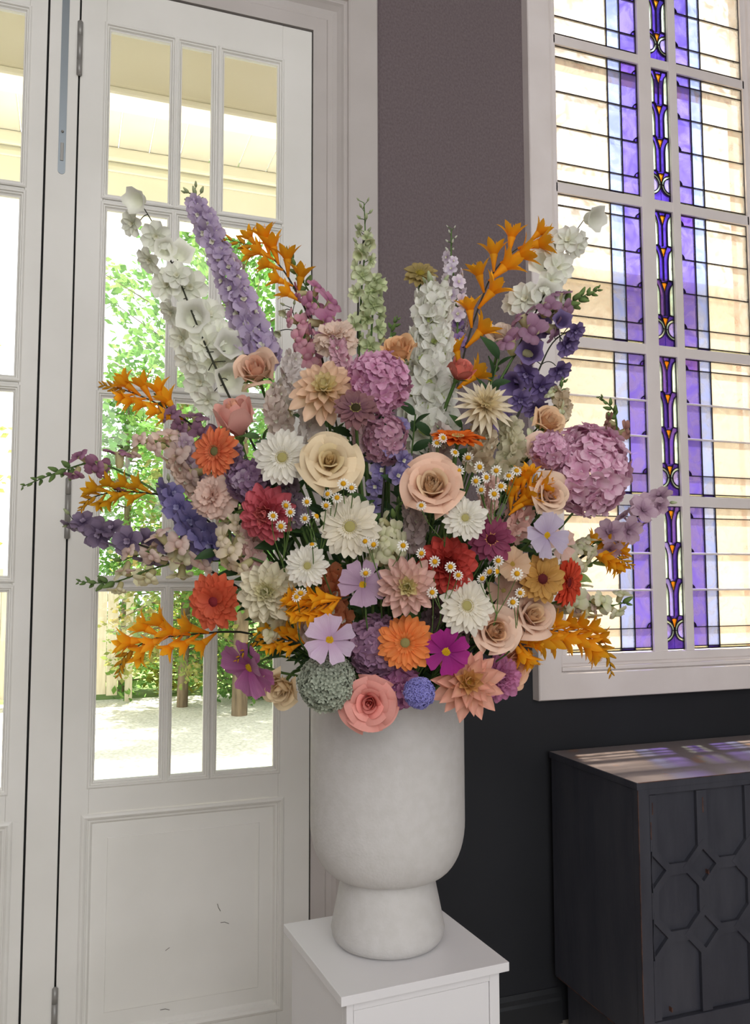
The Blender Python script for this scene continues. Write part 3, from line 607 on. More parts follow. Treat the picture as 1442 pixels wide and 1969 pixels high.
def rose_petal(mat, Rk, Hk, dlt, curl, lean, z0, nt=7, ns=9, ph=0., pinch=0.):
    """one cupped petal: a patch of a cup of radius Rk and height Hk whose rim rolls outwards"""
    P = []
    for i in range(nt+1):
        t = i/nt; row = []
        for j in range(ns+1):
            s = -1+2*j/ns; wd = .35+.65*math.sin(min(1, t*1.45)*math.pi/2)-.12*max(0, t-.7); th = s*dlt*wd
            r0 = Rk*math.sin(min(1, .15+t*1.3)*math.pi/2)*(1-pinch*t*t); h = Hk*t*(1-.52*(abs(s)**2.6)*t+.025*t*math.sin(5*s+ph))
            roll = max(0., t-.6)/.4; r0 += curl*roll**2+lean*Hk*t*t+.18*curl*abs(s)**3*t; h -= .45*curl*roll**3+.35*lean*Hk*t*t
            r0 += .03*Rk*t*math.sin(3.3*s+ph); row.append((r0*math.sin(th), r0*math.cos(th), z0+h))
        P.append(row)
    return MB().grid(P).mesh('petal', mat, True)
def rose(name, px, py, r, label, c, cin=None, face=None, d=0., opening=1., tall=1., layers=7, group=None, sep=True, hearts=1, cat='rose'):
    """petals set in a spiral round a tight heart; opening 0 = bud, 1 = full"""
    F = Flower(name, label, cat, group); p, z, R_ = head(px, py, r, face, d); H = basis(p, z, rng.uniform(0, 6)); cin = cin or c
    n = 13+int(layers*1.6); h0 = R_*1.05*tall; z0 = -h0*.62; ri = .05 if hearts == 1 else .2
    mi, mo = petal(*cin, vein=.1, trans=.22, jit=.16), petal(*c, vein=.1, trans=.22, jit=.16)
    for i in range(n):
        f = i/(n-1); Rk = R_*(ri+(.66-ri)*f**.85); Hk = h0*(1.0-.36*opening*f**1.6-.05*(1-f)*0)*(.9 if f < .12 else 1)
        dlt = 1.7-1.0*f**.6; sw = .5 if i % 2 else 1.; me = rose_petal(mi if f < .45 else mo, Rk, Hk, dlt, R_*(.03+.34*f*opening)*rng.uniform(.7, 1.2), opening*(.3+.22*sw)*f**1.6*rng.uniform(.8, 1.15), z0, ph=i*1.7, pinch=max(0, .85-1.7*f)+.25*(1-opening)*(f < .8))
        F.part('petal', me, H @ Matrix.Rotation(i*GA+rng.gauss(0, .1), 4, 'Z') @ Matrix.Rotation(rng.gauss(0, .05), 4, 'X'))
    if hearts > 1:                                   # quartered heart of a garden rose
        for q in range(3):
            HH = H @ Matrix.Rotation(q*2.094+.4, 4, 'Z') @ Matrix.Translation((0, R_*.17, 0))
            for i in range(6):
                f = i/5; me = rose_petal(mi, R_*(.04+.17*f), h0*(.92-.05*f), 1.4, R_*.03, .0, z0*.95, 5, 6, i, pinch=.6-.4*f); F.part('petal', me, HH @ Matrix.Rotation(i*GA, 4, 'Z'))
    F.part('hip', MB().lathe([(.003, z0-R_*.3), (R_*.17, z0-R_*.18), (R_*.2, z0-R_*.05), (R_*.22, z0+R_*.06)], 12).mesh('hip', CALYX, True), H)
    if sep:
        ms = petal_mesh(CALYX, 'sepal', L=R_*.6, Wd=R_*.2, shape='pointed', elev=.55, bend=-.3, cup=.3, nt=5, ns=2)
        for i in range(5): F.part('sepal', ms, H @ Matrix.Translation((0, 0, z0-R_*.05)) @ Matrix.Rotation(i*2*math.pi/5, 4, 'Z') @ Matrix.Translation((0, R_*.18, 0)))
    F.stem(p+z*(z0-R_*.25), z, .0036); return F
def carnation(name, px, py, r, label, c, face=None, d=0., group=None):
    F = Flower(name, label, 'carnation', group); p, z, R_ = head(px, py, r, face, d); H = basis(p, z, rng.uniform(0, 6)); m = petal(*c, vein=.15)
    me = [petal_mesh(m, L=R_*1.02, Wd=R_*.85, shape='fan', elev=.5, bend=-.9, ruffle=.1, rf=8+q, ph=q, nt=6, ns=7) for q in range(3)]
    for n, tl, s in ((9, -.42, 1.0), (9, .0, .96), (8, .38, .86), (7, .75, .72), (4, 1.1, .6)):
        for i in range(n): F.part('petal', me[(i) % 3], H @ Matrix.Rotation(2*math.pi*i/n+tl*2+rng.gauss(0, .12), 4, 'Z') @ Matrix.Translation((0, 0, -R_*.3)) @ Matrix.Rotation(tl+rng.gauss(0, .1), 4, 'X') @ Matrix.Scale(s*rng.uniform(.92, 1.06), 4))
    F.part('calyx', MB().lathe([(.004, -R_*1.15), (R_*.17, -R_*1.05), (R_*.2, -R_*.6), (R_*.28, -R_*.25)], 12).mesh('calyx', CALYX, True), H)
    F.stem(p-z*R_*1.1, z); return F
def floret4(mat, r, cen, n=4, cup=.25, name='floret', notch=0., shape='round', elev=.42, wd=1.0):
    b = MB()
    for i in range(n):
        b.grid(petal_grid(r, r*wd, shape, elev, -.3, cup, .05, 4, nt=4, ns=3, ph=i, notch=notch), 0, Matrix.Rotation(2*math.pi*i/n, 4, 'Z'))
    b.lathe([(r*.12, 0), (r*.09, r*.09), (0, r*.11)], 6, 1, Matrix.Translation((0, 0, r*.03))); return b.mesh(name, [mat, cen], True)
def hydrangea(name, px, py, rx, ry, label, cols, d=0., n=90, fr=.26, group=None, squash=.8, cover=-.25):
    F = Flower(name, label, 'hydrangea', group); p, z, R_ = head(px, py, rx, (0, 0), d); q = ry/rx; cen = plain('hydrangea_eye', 'c2a0ae', .7)
    H = basis(p, z); me = [floret4(petal(*c, vein=.12), R_*fr*s, cen, cup=k) for c, s, k in ((cols[0], 1.12, .35), (cols[1], .98, .1), (cols[0], 1.25, .25))]
    for i in range(n):
        zz = 1-(1-cover)*(i+.5)/n; rr = math.sqrt(1-zz*zz); a = i*GA; nrm = Vector((rr*math.cos(a), rr*math.sin(a)*1, zz))
        c = Vector((nrm.x*R_*.86, nrm.y*R_*.86*q, nrm.z*R_*squash*.86)); j = Vector((rng.gauss(0, .3), rng.gauss(0, .3), rng.gauss(0, .1)))
        M = basis(c*rng.uniform(.84, 1.04), nrm+j, rng.uniform(0, 6), Vector((.3, 1, .1)))
        F.part('floret', me[i % 3], H @ M)
    b = MB()
    for i in range(9):
        a = i*GA; rr = .6*math.sqrt((i+.5)/9); b.tube([(0, 0, -R_*.7), (rr*R_*.5*math.cos(a), rr*R_*.5*math.sin(a), -R_*.2), (rr*R_*math.cos(a), rr*R_*q*math.sin(a), R_*.45)], .0018, 4)
    F.part('stalks', b.mesh('stalks', CALYX, True), H); F.stem(p-z*R_*.7, z, .0045); return F
def cosmos(name, px, py, r, label, c, face=None, d=0., n=8, eye='c9a021', group=None, tilt=.05, eyer=.17):
    F = Flower(name, label, 'flower', group); p, z, R_ = head(px, py, r, face, d); H = basis(p, z, rng.uniform(0, 6)); m = petal(*c, vein=.35)
    me = [petal_mesh(m, L=R_, Wd=R_*.74, shape='fan', elev=.2, bend=b, cup=.12, ruffle=.02, rf=6, ph=q, nt=6, ns=6, notch=.04) for b, q in ((-.3, 0), (-.1, 2), (-.45, 4))]
    for i in range(n): F.part('petal', me[i % 3], H @ Matrix.Rotation(2*math.pi*i/n+rng.gauss(0, .07), 4, 'Z') @ Matrix.Translation((0, R_*.04, .0006*(i % 2))) @ Matrix.Rotation(tilt+rng.gauss(0, .1)+.06*(i % 2), 4, 'X') @ Matrix.Rotation(rng.gauss(0, .1), 4, 'Y'))
    b = MB(); dots(b, 46, R_*eyer, R_*.07, R_*.03, 0); b.lathe([(R_*eyer, -.001), (R_*eyer*.8, R_*.05), (0, R_*.06)], 14)
    F.part('disc', b.mesh('disc', plain('cosmos_eye_'+eye, eye, .8, .1), True), H)
    F.part('calyx', MB().lathe([(.003, -R_*.16), (R_*.13, -R_*.1), (R_*.15, -.001)], 10).mesh('calyx', CALYX, True), H); F.stem(p-z*R_*.14, z, .0024); return F
def zinnia(name, px, py, r, label, c, eye=('5a2030', 'd0a040'), face=None, d=0., n=15, group=None, layers=2, tilt=.0):
    F = Flower(name, label, 'zinnia', group); p, z, R_ = head(px, py, r, face, d); H = basis(p, z, rng.uniform(0, 6)); m = petal(*c, vein=.35)
    for k in range(layers):
        me = [petal_mesh(m, L=R_*(1-.2*k)*q, Wd=R_*.4, shape='spoon', elev=.1+.12*k, bend=-.3, cup=.3) for q in (1, .95)]
        ringof(F, H, n-2*k, me, k*.2, tilt+.12*k, R_*.03*k, R_*.06, jt=.06)
    b = MB(); b.lathe([(R_*.24, 0), (R_*.2, R_*.13), (R_*.08, R_*.2), (0, R_*.21)], 16, 0); dots(b, 40, R_*.2, R_*.14, R_*.028, 0)
    for i in range(9):
        a = 2*math.pi*i/9; M = Matrix.Translation((R_*.22*math.cos(a), R_*.22*math.sin(a), R_*.09)) @ Matrix.Rotation(a-math.pi/2, 4, 'Z') @ Matrix.Rotation(.5, 4, 'X')
        for q in range(4): b.grid(petal_grid(R_*.11, R_*.05, 'spoon', .2, -.4, nt=2, ns=2), 1, M @ Matrix.Rotation(q*math.pi/2, 4, 'Z'))
    F.part('cone', b.mesh('cone', [plain('zinnia_'+eye[0], eye[0], .9, .1), plain('zinnia_'+eye[1], eye[1], .8, .1)], True), H)
    F.part('calyx', MB().lathe([(.004, -R_*.3), (R_*.18, -R_*.2), (R_*.24, -.001)], 12).mesh('calyx', CALYX, True), H); F.stem(p-z*R_*.28, z); return F
def pompon(name, px, py, r, label, c, d=0., n=300, size=.1, group=None, cat='flower', q=1.):
    """a ball of many tiny tubular florets"""
    F = Flower(name, label, cat, group); p, z, R_ = head(px, py, r, (0, .0), d); H = basis(p, z); b = MB(); m = petal(*c, trans=.12, jit=.02)
    for i in range(n):
        zz = 1-1.55*(i+.5)/n; rr = math.sqrt(max(0, 1-zz*zz)); a = i*GA; nrm = Vector((rr*math.cos(a), rr*math.sin(a), zz)); ln = rng.uniform(.94, 1.03)
        M = basis(Vector((nrm.x*R_*.82*ln, nrm.y*R_*.82*q*ln, nrm.z*R_*.82*ln)), nrm+Vector((rng.gauss(0, .22), rng.gauss(0, .22), rng.gauss(0, .22))), rng.uniform(0, 6), Vector((.2, 1, .1)))
        s = R_*size*rng.uniform(.75, 1.25)
        for k in range(4): b.grid(petal_grid(s*1.5, s*1.0, 'spoon', .75, -.6, .5, nt=3, ns=2), 0, M @ Matrix.Rotation(k*math.pi/2, 4, 'Z'))
    o = F.part('florets', b.mesh('florets', m, True), H); o['kind'] = 'stuff'
    F.part('core', MB().lathe([(0, R_*.8), (R_*.4, R_*.7), (R_*.7, R_*.4), (R_*.8, 0), (R_*.6, -R_*.5), (R_*.2, -R_*.75), (.004, -R_*.8)], 18).mesh('core', petal(c[0], c[0], .05), True), H @ Matrix.Diagonal((1, q, 1, 1)))
    F.stem(p-z*R_*.75, z, .004); return F

# ---- spikes
def polyline(pts, off0, off1):
    n = len(pts); P = [pos(x, y, off0+(off1-off0)*i/(n-1)) for i, (x, y) in enumerate(pts)]
    if n == 2: return [P[0].lerp(P[1], i/10) for i in range(11)]
    out = []
    for i in range(n-1):            # Catmull-Rom
        a, b_, c, e = P[max(i-1, 0)], P[i], P[i+1], P[min(i+2, n-1)]
        for k in range(6):
            t = k/6; out.append(.5*((2*b_)+(c-a)*t+(2*a-5*b_+4*c-e)*t*t+(3*b_-a-3*c+e)*t**3))
    return out+[P[-1]]
def along(P, f):
    k = f*(len(P)-1); i = min(int(k), len(P)-2); return P[i].lerp(P[i+1], k-i), (P[i]-P[i+1]).normalized()     # tangent points to the tip
def spike(F, pts, off=(0, 0), stemr=.003, mat=None):
    P = polyline(pts, *off); n = len(P); end = P[-1]; td = (P[-2]-P[-1]).normalized()
    tail = bez(end, end-td*.12, MOUTH.lerp(end, .3), 6)[1:]+[F.foot]
    F.part('stem', MB().tube(P+tail, [stemr*(.35+.65*min(1, i/n)) for i in range(n)]+[stemr]*len(tail), 6).mesh('stem', mat or GSTEM, True)); return P
def side_dir(T, a, front=.35):
    u = T.cross(fw)
    if u.length < .05: u = RT.copy()
    u.normalize(); v = T.cross(u).normalized()
    if v.dot(fw) > 0: v = -v
    return (u*math.cos(a)+v*(math.sin(a)+front)).normalized()
def snap_mesh(c1, c2, s):
    """snapdragon floret along +Z: tube, two upright upper lobes, three puffed lower lobes"""
    b = MB(); m = petal(*c1, vein=.15); t = petal(c2[0], c2[1])
    b.lathe([(s*.13, 0), (s*.2, s*.15), (s*.22, s*.55), (s*.3, s*.75)], 8, 1)
    for a in (-.45, .45): b.grid(petal_grid(s*.75, s*.62, 'round', .75, -.9, -.3, .06, 5, nt=4, ns=4, ph=a*4), 0, Matrix.Translation((0, 0, s*.62)) @ Matrix.Rotation(a, 4, 'Z') @ Matrix.Translation((0, s*.1, 0)))
    for a in (-.7, 0, .7): b.grid(petal_grid(s*.62, s*.5, 'round', .9, -2.0, -.4, .05, 5, nt=5, ns=4, ph=a*4), 0, Matrix.Translation((0, 0, s*.6)) @ Matrix.Rotation(math.pi+a, 4, 'Z') @ Matrix.Translation((0, s*.1, 0)))
    b.lathe([(s*.24, s*.62), (s*.2, s*.82), (s*.08, s*.92), (0, s*.93)], 8, 0, Matrix.Translation((0, -s*.1, 0)))
    return b.mesh('floret', [m, t], True)
def bud_mesh(c, s, name='bud', stretch=1.5):
    return MB().lathe([(0, 0), (s*.22, s*.12), (s*.36, s*.45*stretch*.7), (s*.3, s*.75*stretch*.8), (s*.12, s*stretch*.95), (0, s*stretch)], 7).mesh(name, petal(*c, trans=.2), True)
def snapdragon(name, pts, label, c1, c2=('c9c08a', 'd8cfa0'), off=(0, -.05), nf=10, nb=12, size=24, bud=('54703c', '7a9455'), split=.42, group=None, taper=.5):
    F = Flower(name, label, 'snapdragon', group); P = spike(F, pts, off, .0028); m = mscale(sum(off)/2)
    s = size*m*1.25; fl = [snap_mesh(c1, c2, s*q) for q in (1, .9)]; bd = bud_mesh(bud, s*.48)
    cal = petal_mesh(CALYX, 'sepal', L=s*.4, Wd=s*.2, shape='pointed', elev=.5, bend=-.3, nt=3, ns=2)
    for i in range(nb):
        f = .01+split*(i+.2)/nb; p, T = along(P, f); a = i*GA; N = side_dir(T, a, .15); k = .3+.75*(i/nb)
        F.part('bud', bd, basis(p+N*s*.05, (N+T*(1.6-.9*i/nb)), 0, T) @ Matrix.Scale(k, 4))
    for i in range(nf):
        f = split+(1-split)*(i+.5)/nf; p, T = along(P, f); a = i*GA+rng.gauss(0, .2); N = side_dir(T, a, .5); k = .72+.35*min(1, i/nf*2)
        M = basis(p+N*s*.12, (N+T*.45), 0, T) @ Matrix.Scale(k, 4); F.part('floret', fl[i % 2], M); F.part('sepal', cal, basis(p, (N+T*.3), 0, T))
    return F
def delph_mesh(c, eye, s, n=5, cup=.25, name='floret', wd=.95):
    b = MB(); m = petal(*c, vein=.2)
    for i in range(n): b.grid(petal_grid(s, s*wd, 'round', .3, -.35, cup, .05, 5, nt=4, ns=4, ph=i*1.3), 0, Matrix.Rotation(2*math.pi*i/n, 4, 'Z') @ Matrix.Translation((0, s*.06, 0)))
    for i in range(4): b.grid(petal_grid(s*.34, s*.28, 'round', 1.0, -.4, .3, nt=3, ns=2), 1, Matrix.Rotation(2*math.pi*i/4+.4, 4, 'Z'))
    b.lathe([(s*.1, 0), (s*.06, -s*.45), (0, -s*.6)], 6, 0); return b.mesh(name, [m, petal(*eye)], True)
def delphinium(name, pts, label, c, eye=('d8d6b0', 'f0efdc'), off=(0, -.05), nf=30, nb=6, size=22, spread=20, bud=('8a9a6a', 'b9c29a'), split=.1, group=None, mat=None, pedicel=True, taper=.45, cat='delphinium', front=.6, cup=.25):
    F = Flower(name, label, cat, group); P = spike(F, pts, off, .003, mat); m = mscale(sum(off)/2); s = size*m; fl = [delph_mesh(c, eye, s*q, cup=cup) for q in (1, .88, 1.08)]; bd = bud_mesh(bud, s*.42)
    for i in range(nb):
        f = .0+split*(i+.1)/nb; p, T = along(P, f); N = side_dir(T, i*GA, .1); q = p+(N*.8+T*.4)*s*.55
        b_ = F.part('bud', bd, basis(q, N+T*1.2, 0, T) @ Matrix.Scale(.6+.5*i/nb, 4)); F.part('pedicel', MB().tube([p, p.lerp(q, .5)+T*s*.03, q], .0009, 4).mesh('pedicel', mat or GSTEM, True))
    for i in range(nf):
        g = (i+.5)/nf; f = split+(1-split)*g; p, T = along(P, f); N = side_dir(T, i*GA+rng.gauss(0, .25), front); k = 1-taper*(1-g)
        q = p+(N*.95+T*.15)*spread*m*(.45+.55*g)*rng.uniform(.8, 1.15)
        F.part('floret', fl[i % 3], basis(q, N+Vector((0, 0, -.1))+T*rng.gauss(0, .2), rng.uniform(0, 6), T) @ Matrix.Scale(k*rng.uniform(.9, 1.1), 4))
        if pedicel and i % 2 == 0: F.part('pedicel', MB().tube([p, p.lerp(q, .6)+T*s*.08, q-N*s*.2], .001, 4).mesh('pedicel', mat or GSTEM, True))
    return F
def bell_mesh(c, s, n=14, lobes=5, flare=.35):
    P = []
    for i, (r, z) in enumerate(((.0, 0), (.22, .03), (.36, .2), (.42, .5), (.5, .8), (.66, 1.0), (.78, 1.04))):
        P.append([(r*s*(1+(.14*math.cos(lobes*2*math.pi*j/n) if i > 4 else 0))*math.cos(2*math.pi*j/n), r*s*(1+(.14*math.cos(lobes*2*math.pi*j/n) if i > 4 else 0))*math.sin(2*math.pi*j/n), z*s*(1+(.06*math.cos(lobes*2*math.pi*j/n) if i > 4 else 0))) for j in range(n)])
    return MB().grid(P, 0, None, True).mesh('bell', petal(*c, vein=.2), True)
def bellflower(name, pts, bells, label, c, off=(0, -.03), size=24, group=None, mat=None, cat='bellflower', droop=.9, buds=0, kind='bell', eye=('d8d6b0', 'f0efdc')):
    """airy stem; bells = [(px, py, size factor, (fx, fy))] each hanging on its own curved pedicel"""
    F = Flower(name, label, cat, group); P = spike(F, pts, off, .0026, mat or DSTEM); m = mscale(sum(off)/2); s = size*m
    be = [bell_mesh(c, s), bell_mesh(c, s*.95, lobes=6), delph_mesh(c, eye, s*.8, 6, .5)]
    for i, bl in enumerate(bells):
        x, y, k, fx, fy = bl[:5]; o = off[0]+(off[1]-off[0])*.5+(bl[5] if len(bl) > 5 else rng.uniform(-.03, .02)); q = pos(x, y, o)
        z = facing(fx, fy); knd = be[2] if (kind == 'open' or (kind == 'mix' and i % 4)) else be[i % 2]
        F.part('bell' if knd is not be[2] else 'floret', knd, basis(q-z*s*k*(.5 if knd is not be[2] else 0), z, rng.uniform(0, 6)) @ Matrix.Scale(k, 4))
        best = min(P, key=lambda v: (v-q).length); a = q-z*s*k*.5; md = best.lerp(a, .55)+UP*s*.5*max(0, -fy+.2)
        F.part('pedicel', MB().tube(bez(best, md, a, 6), .0011, 5).mesh('pedicel', mat or DSTEM, True))
    for i in range(buds):
        p, T = along(P, .02+.07*i); N = side_dir(T, i*2.2, 0); q = p+(N+T*.8)*s*.5
        F.part('bud', bud_mesh(('8f9a72', 'b4bd98'), s*.34), basis(q, N+T, 0, T)); F.part('pedicel', MB().tube([p, q], .0008, 4).mesh('pedicel', mat or DSTEM, True))
    return F
def croc_mesh(c, s):
    b = MB(); m = petal(*c, trans=.38)
    b.lathe([(s*.04, 0), (s*.07, s*.25), (s*.12, s*.5), (s*.15, s*.6)], 7, 0)
    for i in range(6): b.grid(petal_grid(s*.72, s*.3, 'pointed', 1.2, -.9+.3*(i % 2), .3, nt=6, ns=3), 0, Matrix.Translation((0, 0, s*.52)) @ Matrix.Rotation(i*math.pi/3, 4, 'Z') @ Matrix.Translation((0, s*.07, 0)))
    for i in range(3): a = i*2.1; b.tube([(0, 0, s*.5), (.05*s*math.cos(a), .05*s*math.sin(a), s*.85), (.1*s*math.cos(a), .1*s*math.sin(a), s*1.05)], s*.012, 4, 0)
    return b.mesh('floret', m, True)
def crocosmia(name, pts, label, off=(0, -.05), nf=8, nb=8, size=44, c=('f0960c', 'ffbc2c'), split=.45, group=None, budc=('b98a20', 'd99a1e'), up=None, spread=.9):
    """arched stem with buds to the tip and two rows of orange trumpets"""
    F = Flower(name, label, 'crocosmia', group); P = spike(F, pts, off, .0024, DSTEM); m = mscale(sum(off)/2); s = size*m*1.25; fl = [croc_mesh(c, s*q) for q in (1, .85)]; bd = bud_mesh(budc, s*.2, 'bud', 2.1)
    for i in range(nb):
        f = split*(i+.1)/nb; p, T = along(P, f); u = T.cross(fw).normalized(); N = u*(1 if i % 2 else -1)
        F.part('bud', bd, basis(p, (T*1.4+N*.75), 0, fw) @ Matrix.Scale(.5+.85*i/nb, 4))
    nf = int(nf*1.5)
    for i in range(nf):
        f = split+(1-split)*(i+.2)/nf; p, T = along(P, f); u = T.cross(fw).normalized(); N = (u*(1 if i % 2 else -1)*spread*rng.uniform(.4, 1)-fw*rng.uniform(-.1, .6)+T*rng.uniform(.8, 1.5)).normalized()
        F.part('floret', fl[i % 2], basis(p, N, rng.uniform(0, 6)) @ Matrix.Scale(.62+.4*min(1, (i+1)/3), 4))
    return F
def daisy_parts(s):
    b = MB(); m = petal('efe9da', 'fbf9f2', .25)
    for i in range(12): b.grid(petal_grid(s*.62, s*.3, 'strap', -.05, -.4, .3, nt=3, ns=2), 0, Matrix.Rotation(2*math.pi*i/12, 4, 'Z') @ Matrix.Translation((0, s*.36, 0)))
    e = MB().lathe([(s*.42, -.0002), (s*.38, s*.18), (s*.22, s*.33), (0, s*.38)], 12); dots(e, 18, s*.34, s*.26, s*.06, 0)
    return b.mesh('ray_florets', m, True), e.mesh('disc', plain('chamomile_disc', 'd29a1c', .8, .1), True)
def chamomile(name, heads, label, size=11.5, d=-.02, group='chamomile sprigs'):
    F = Flower(name, label, 'chamomile', group); cx = sum(h[0] for h in heads)/len(heads); cy = max(h[1] for h in heads)+70; o0 = bulge(cx, cy-70)+d
    J = pos(cx, cy, o0+.05); rf_, di = daisy_parts(size*mscale(o0))
    for (x, y) in heads:
        o = bulge(x, y)+d+rng.uniform(-.015, .01); p = pos(x, y, o); z = facing(rng.gauss(0, .3), rng.gauss(.15, .3)); M = basis(p, z, rng.uniform(0, 6)) @ Matrix.Scale(rng.uniform(.88, 1.12), 4)
        hd = F.part('flower_head', di, M); k = link('ray_florets', rf_, hd)
        F.part('pedicel', MB().tube(bez(p, p-z*.03-UP*.012, J, 6), .0009, 4).mesh('pedicel', CALYX, True))
    F.stem(J, UP, .0016, None, .04); return F
LMESH = [petal_mesh(mm, 'leaf', L=1, Wd=w_, shape='leaf', elev=.15, bend=b_, fold=.3, ruffle=.02, nt=6, ns=4) for mm in (LEAFM, LEAFD, LEAFL) for w_, b_ in ((.42, -.6), (.26, -.35))]
def sprig(name, px, py, label, r=60, n=7, kind=0, off=None, group=None, cat='foliage', fx=None):
    """leafy stem among the flowers"""
    F = Flower(name, label, cat, group); o = (bulge(px, py)+.07) if off is None else off; tip = pos(px, py, o); m = mscale(o); dr = (tip-MOUTH).normalized()
    base = tip-dr*r*1.6*m; P = [tip.lerp(base, i/6) for i in range(7)]
    F.part('stem', MB().tube(P+bez(base, base-dr*.05, F.foot, 5)[1:], .0018, 5).mesh('stem', GSTEM, True))
    for i in range(n):
        p, T = along(P, (i+.1)/n*.95); N = side_dir(T, i*GA, .3); L_ = r*m*rng.uniform(.55, .85)
        z = (N.cross(T).cross(N)*.5-fw*.8).normalized(); y = (N+T*.7).normalized(); x = y.cross(z).normalized(); z = x.cross(y)
        M = Matrix(((x.x, y.x, z.x, p.x), (x.y, y.y, z.y, p.y), (x.z, y.z, z.z, p.z), (0, 0, 0, 1)))
        F.part('leaf', LMESH[kind*2+(i % 2)], M @ Matrix.Scale(L_, 4))
    return F

# ------------------------------------------------------------------ the bouquet
WG = ('e3ddc8', 'f3efe4')
gerbera('gerbera', 543, 880, 56, 'large white gerbera between coral gerbera and cream rose', WG, face=(-.1, .05), d=-.04)
gerbera('gerbera', 673, 1013, 62, 'largest cream-white gerbera, left of centre under chamomile', ('e6dcc0', 'f2ead8'), face=(-.08, .1), d=-.03)
gerbera('gerbera', 894, 996, 43, 'bright white gerbera below the open peach garden rose', WG, face=(.05, .1), d=-.06)
gerbera('gerbera', 591, 1088, 42, 'small white gerbera beside the cream dahlia', WG, face=(0, .05), d=-.05)
gerbera('gerbera', 897, 1165, 56, 'cream-white gerbera under the red dahlia', ('e6dcc4', 'f4eee0'), face=(.3, .18), d=-.04)
gerbera('gerbera', 413, 868, 50, 'coral-orange gerbera below the pink rose bud', ('d2593a', 'ee8a5c'), ('6f6a44', '9a7a50'), face=(-.42, .05), d=-.02)
gerbera('gerbera', 779, 1236, 54, 'bright orange gerbera next to the magenta cosmos', ('ea7430', 'f79a55'), ('8a8050', 'b09058'), face=(-.1, .12), d=-.05)
zinnia('zinnia', 413, 1156, 54, 'coral zinnia above an orange crocosmia at lower left', ('c94a34', 'e2704e'), ('7a2a30', '9a5a40'), face=(-.3, -.05), d=-.03, n=20, layers=3)
gerbera('gerbera', 880, 843, 52, 'orange gerbera seen edge-on above the peach garden rose', ('e2641c', 'ee7a2c'), face=(.05, .94), d=-.02)
gerbera('gerbera', 1092, 1120, 50, 'red-orange fringed gerbera behind the ochre zinnia', ('c23a22', 'e0553a'), ('6a2020', '8a3028'), face=(.75, -.05), d=.02, n=26)
dahlia('dahlia', 515, 1138, 58, 'cream dahlia between coral zinnia and small white gerbera', ('d9d6a6', 'f1e9d2'), ('d8d694', 'eee6c4'), face=(-.1, .1), d=-.04, wd=.46)
dahlia('dahlia', 782, 1128, 58, 'pink dahlia with a yellow heart, low in the middle', ('e8d8b0', 'e9bfb6'), ('d6cc7c', 'ecdfae'), face=(0, .1), d=-.05, wd=.4)
dahlia('dahlia', 624, 752, 66, 'peach and cream dahlia left of the upper pink hydrangea', ('eddcaa', 'efcdb2'), ('eadf9e', 'f1e2b4'), face=(.02, .38), d=-.03, layers=5, n0=14, wd=.42)
dahlia('dahlia', 897, 1312, 70, 'peach-pink dahlia hanging over the vase rim', ('efc79a', 'f0b3a0'), ('d9a94a', 'efc288'), face=(.1, .25), d=-.09, layers=5, n0=13, wd=.46, shape='pointed')
dahlia('dahlia', 514, 987, 57, 'rose-coral dahlia dotted with chamomile', ('c94f5c', 'd9707a'), ('c9555c', 'dd7c78'), face=(-.2, -.1), d=0, wd=.5)
dahlia('dahlia', 858, 1085, 56, 'red-coral dahlia dotted with chamomile', ('b83a38', 'd2564c'), ('a8302e', 'c24a40'), face=(.1, 0), d=-.01, wd=.55)
dahlia('dahlia', 958, 1303, 46, 'mauve-pink ruffled dahlia at the lower right rim', ('b5588e', 'd68fb6'), ('c070a0', 'e0a0c4'), face=(.25, 0), d=-.03, wd=.5)
cosmos('cosmos', 480, 1283, 60, 'mauve-pink cosmos seen from the side at the lower left rim', ('a8508e', 'c583b2'), face=(-.6, -.35), d=-.03, n=13)
dahlia('dahlia', 932, 782, 60, 'cream spidery dahlia right of the white delphinium spire', ('ead9b0', 'f1e6cf'), ('e2cf9c', 'eedfba'), face=(.15, .45), d=.0, layers=4, n0=19, wd=.24, shape='pointed')
zinnia('zinnia', 684, 786, 44, 'dusky plum zinnia on a tall stem below the pink hydrangea', ('6f4258', '9a7070'), ('3a3420', 'a8985c'), face=(.02, .5), d=-.05, layers=2)
zinnia('zinnia', 944, 1037, 45, 'burgundy zinnia with a dark eye', ('7a2e4e', '9a4a68'), ('4a1626', 'c88a5a'), face=(.1, .05), d=-.01)
zinnia('zinnia', 1042, 1113, 47, 'ochre zinnia with a maroon eye', ('b07a34', 'd6a65c'), ('5a2426', '8a5030'), face=(.2, .05), d=-.03, n=18)
zinnia('zinnia', 808, 527, 34, 'olive-brown zinnia seen from the side against the wallpaper', ('8a7a40', 'b09c68'), ('8a7a30', 'b09a40'), face=(.0, .62), d=.02)
PE = ('eab79a', 'f3d3bc')
rose('rose', 490, 706, 46, 'pale peach rose below the lilac delphinium', ('e3cdaa', 'f0cdb4'), ('eab090', 'f0c4aa'), face=(-.1, .5), d=.02, opening=.45, tall=1.1)
rose('rose', 452, 795, 50, 'pink rose bud with pointed petals above the coral gerbera', ('ea9f94', 'f1b9ac'), ('eaa088', 'f0b89c'), face=(-.12, .88), d=.0, opening=.15, tall=1.4)
rose('garden_rose', 634, 884, 52, 'cream garden rose beside the large white gerbera', ('e7c18c', 'f0dcb8'), ('e4bf84', 'f0dcae'), face=(.12, .25), d=-.05, opening=1, layers=9)
rose('garden_rose', 832, 930, 54, 'open peach garden rose in the middle of the bouquet', ('ecac8a', 'f4cdb4'), ('ecc096', 'f4d8b4'), face=(-.05, .35), d=-.06, opening=.8, layers=9, hearts=2)
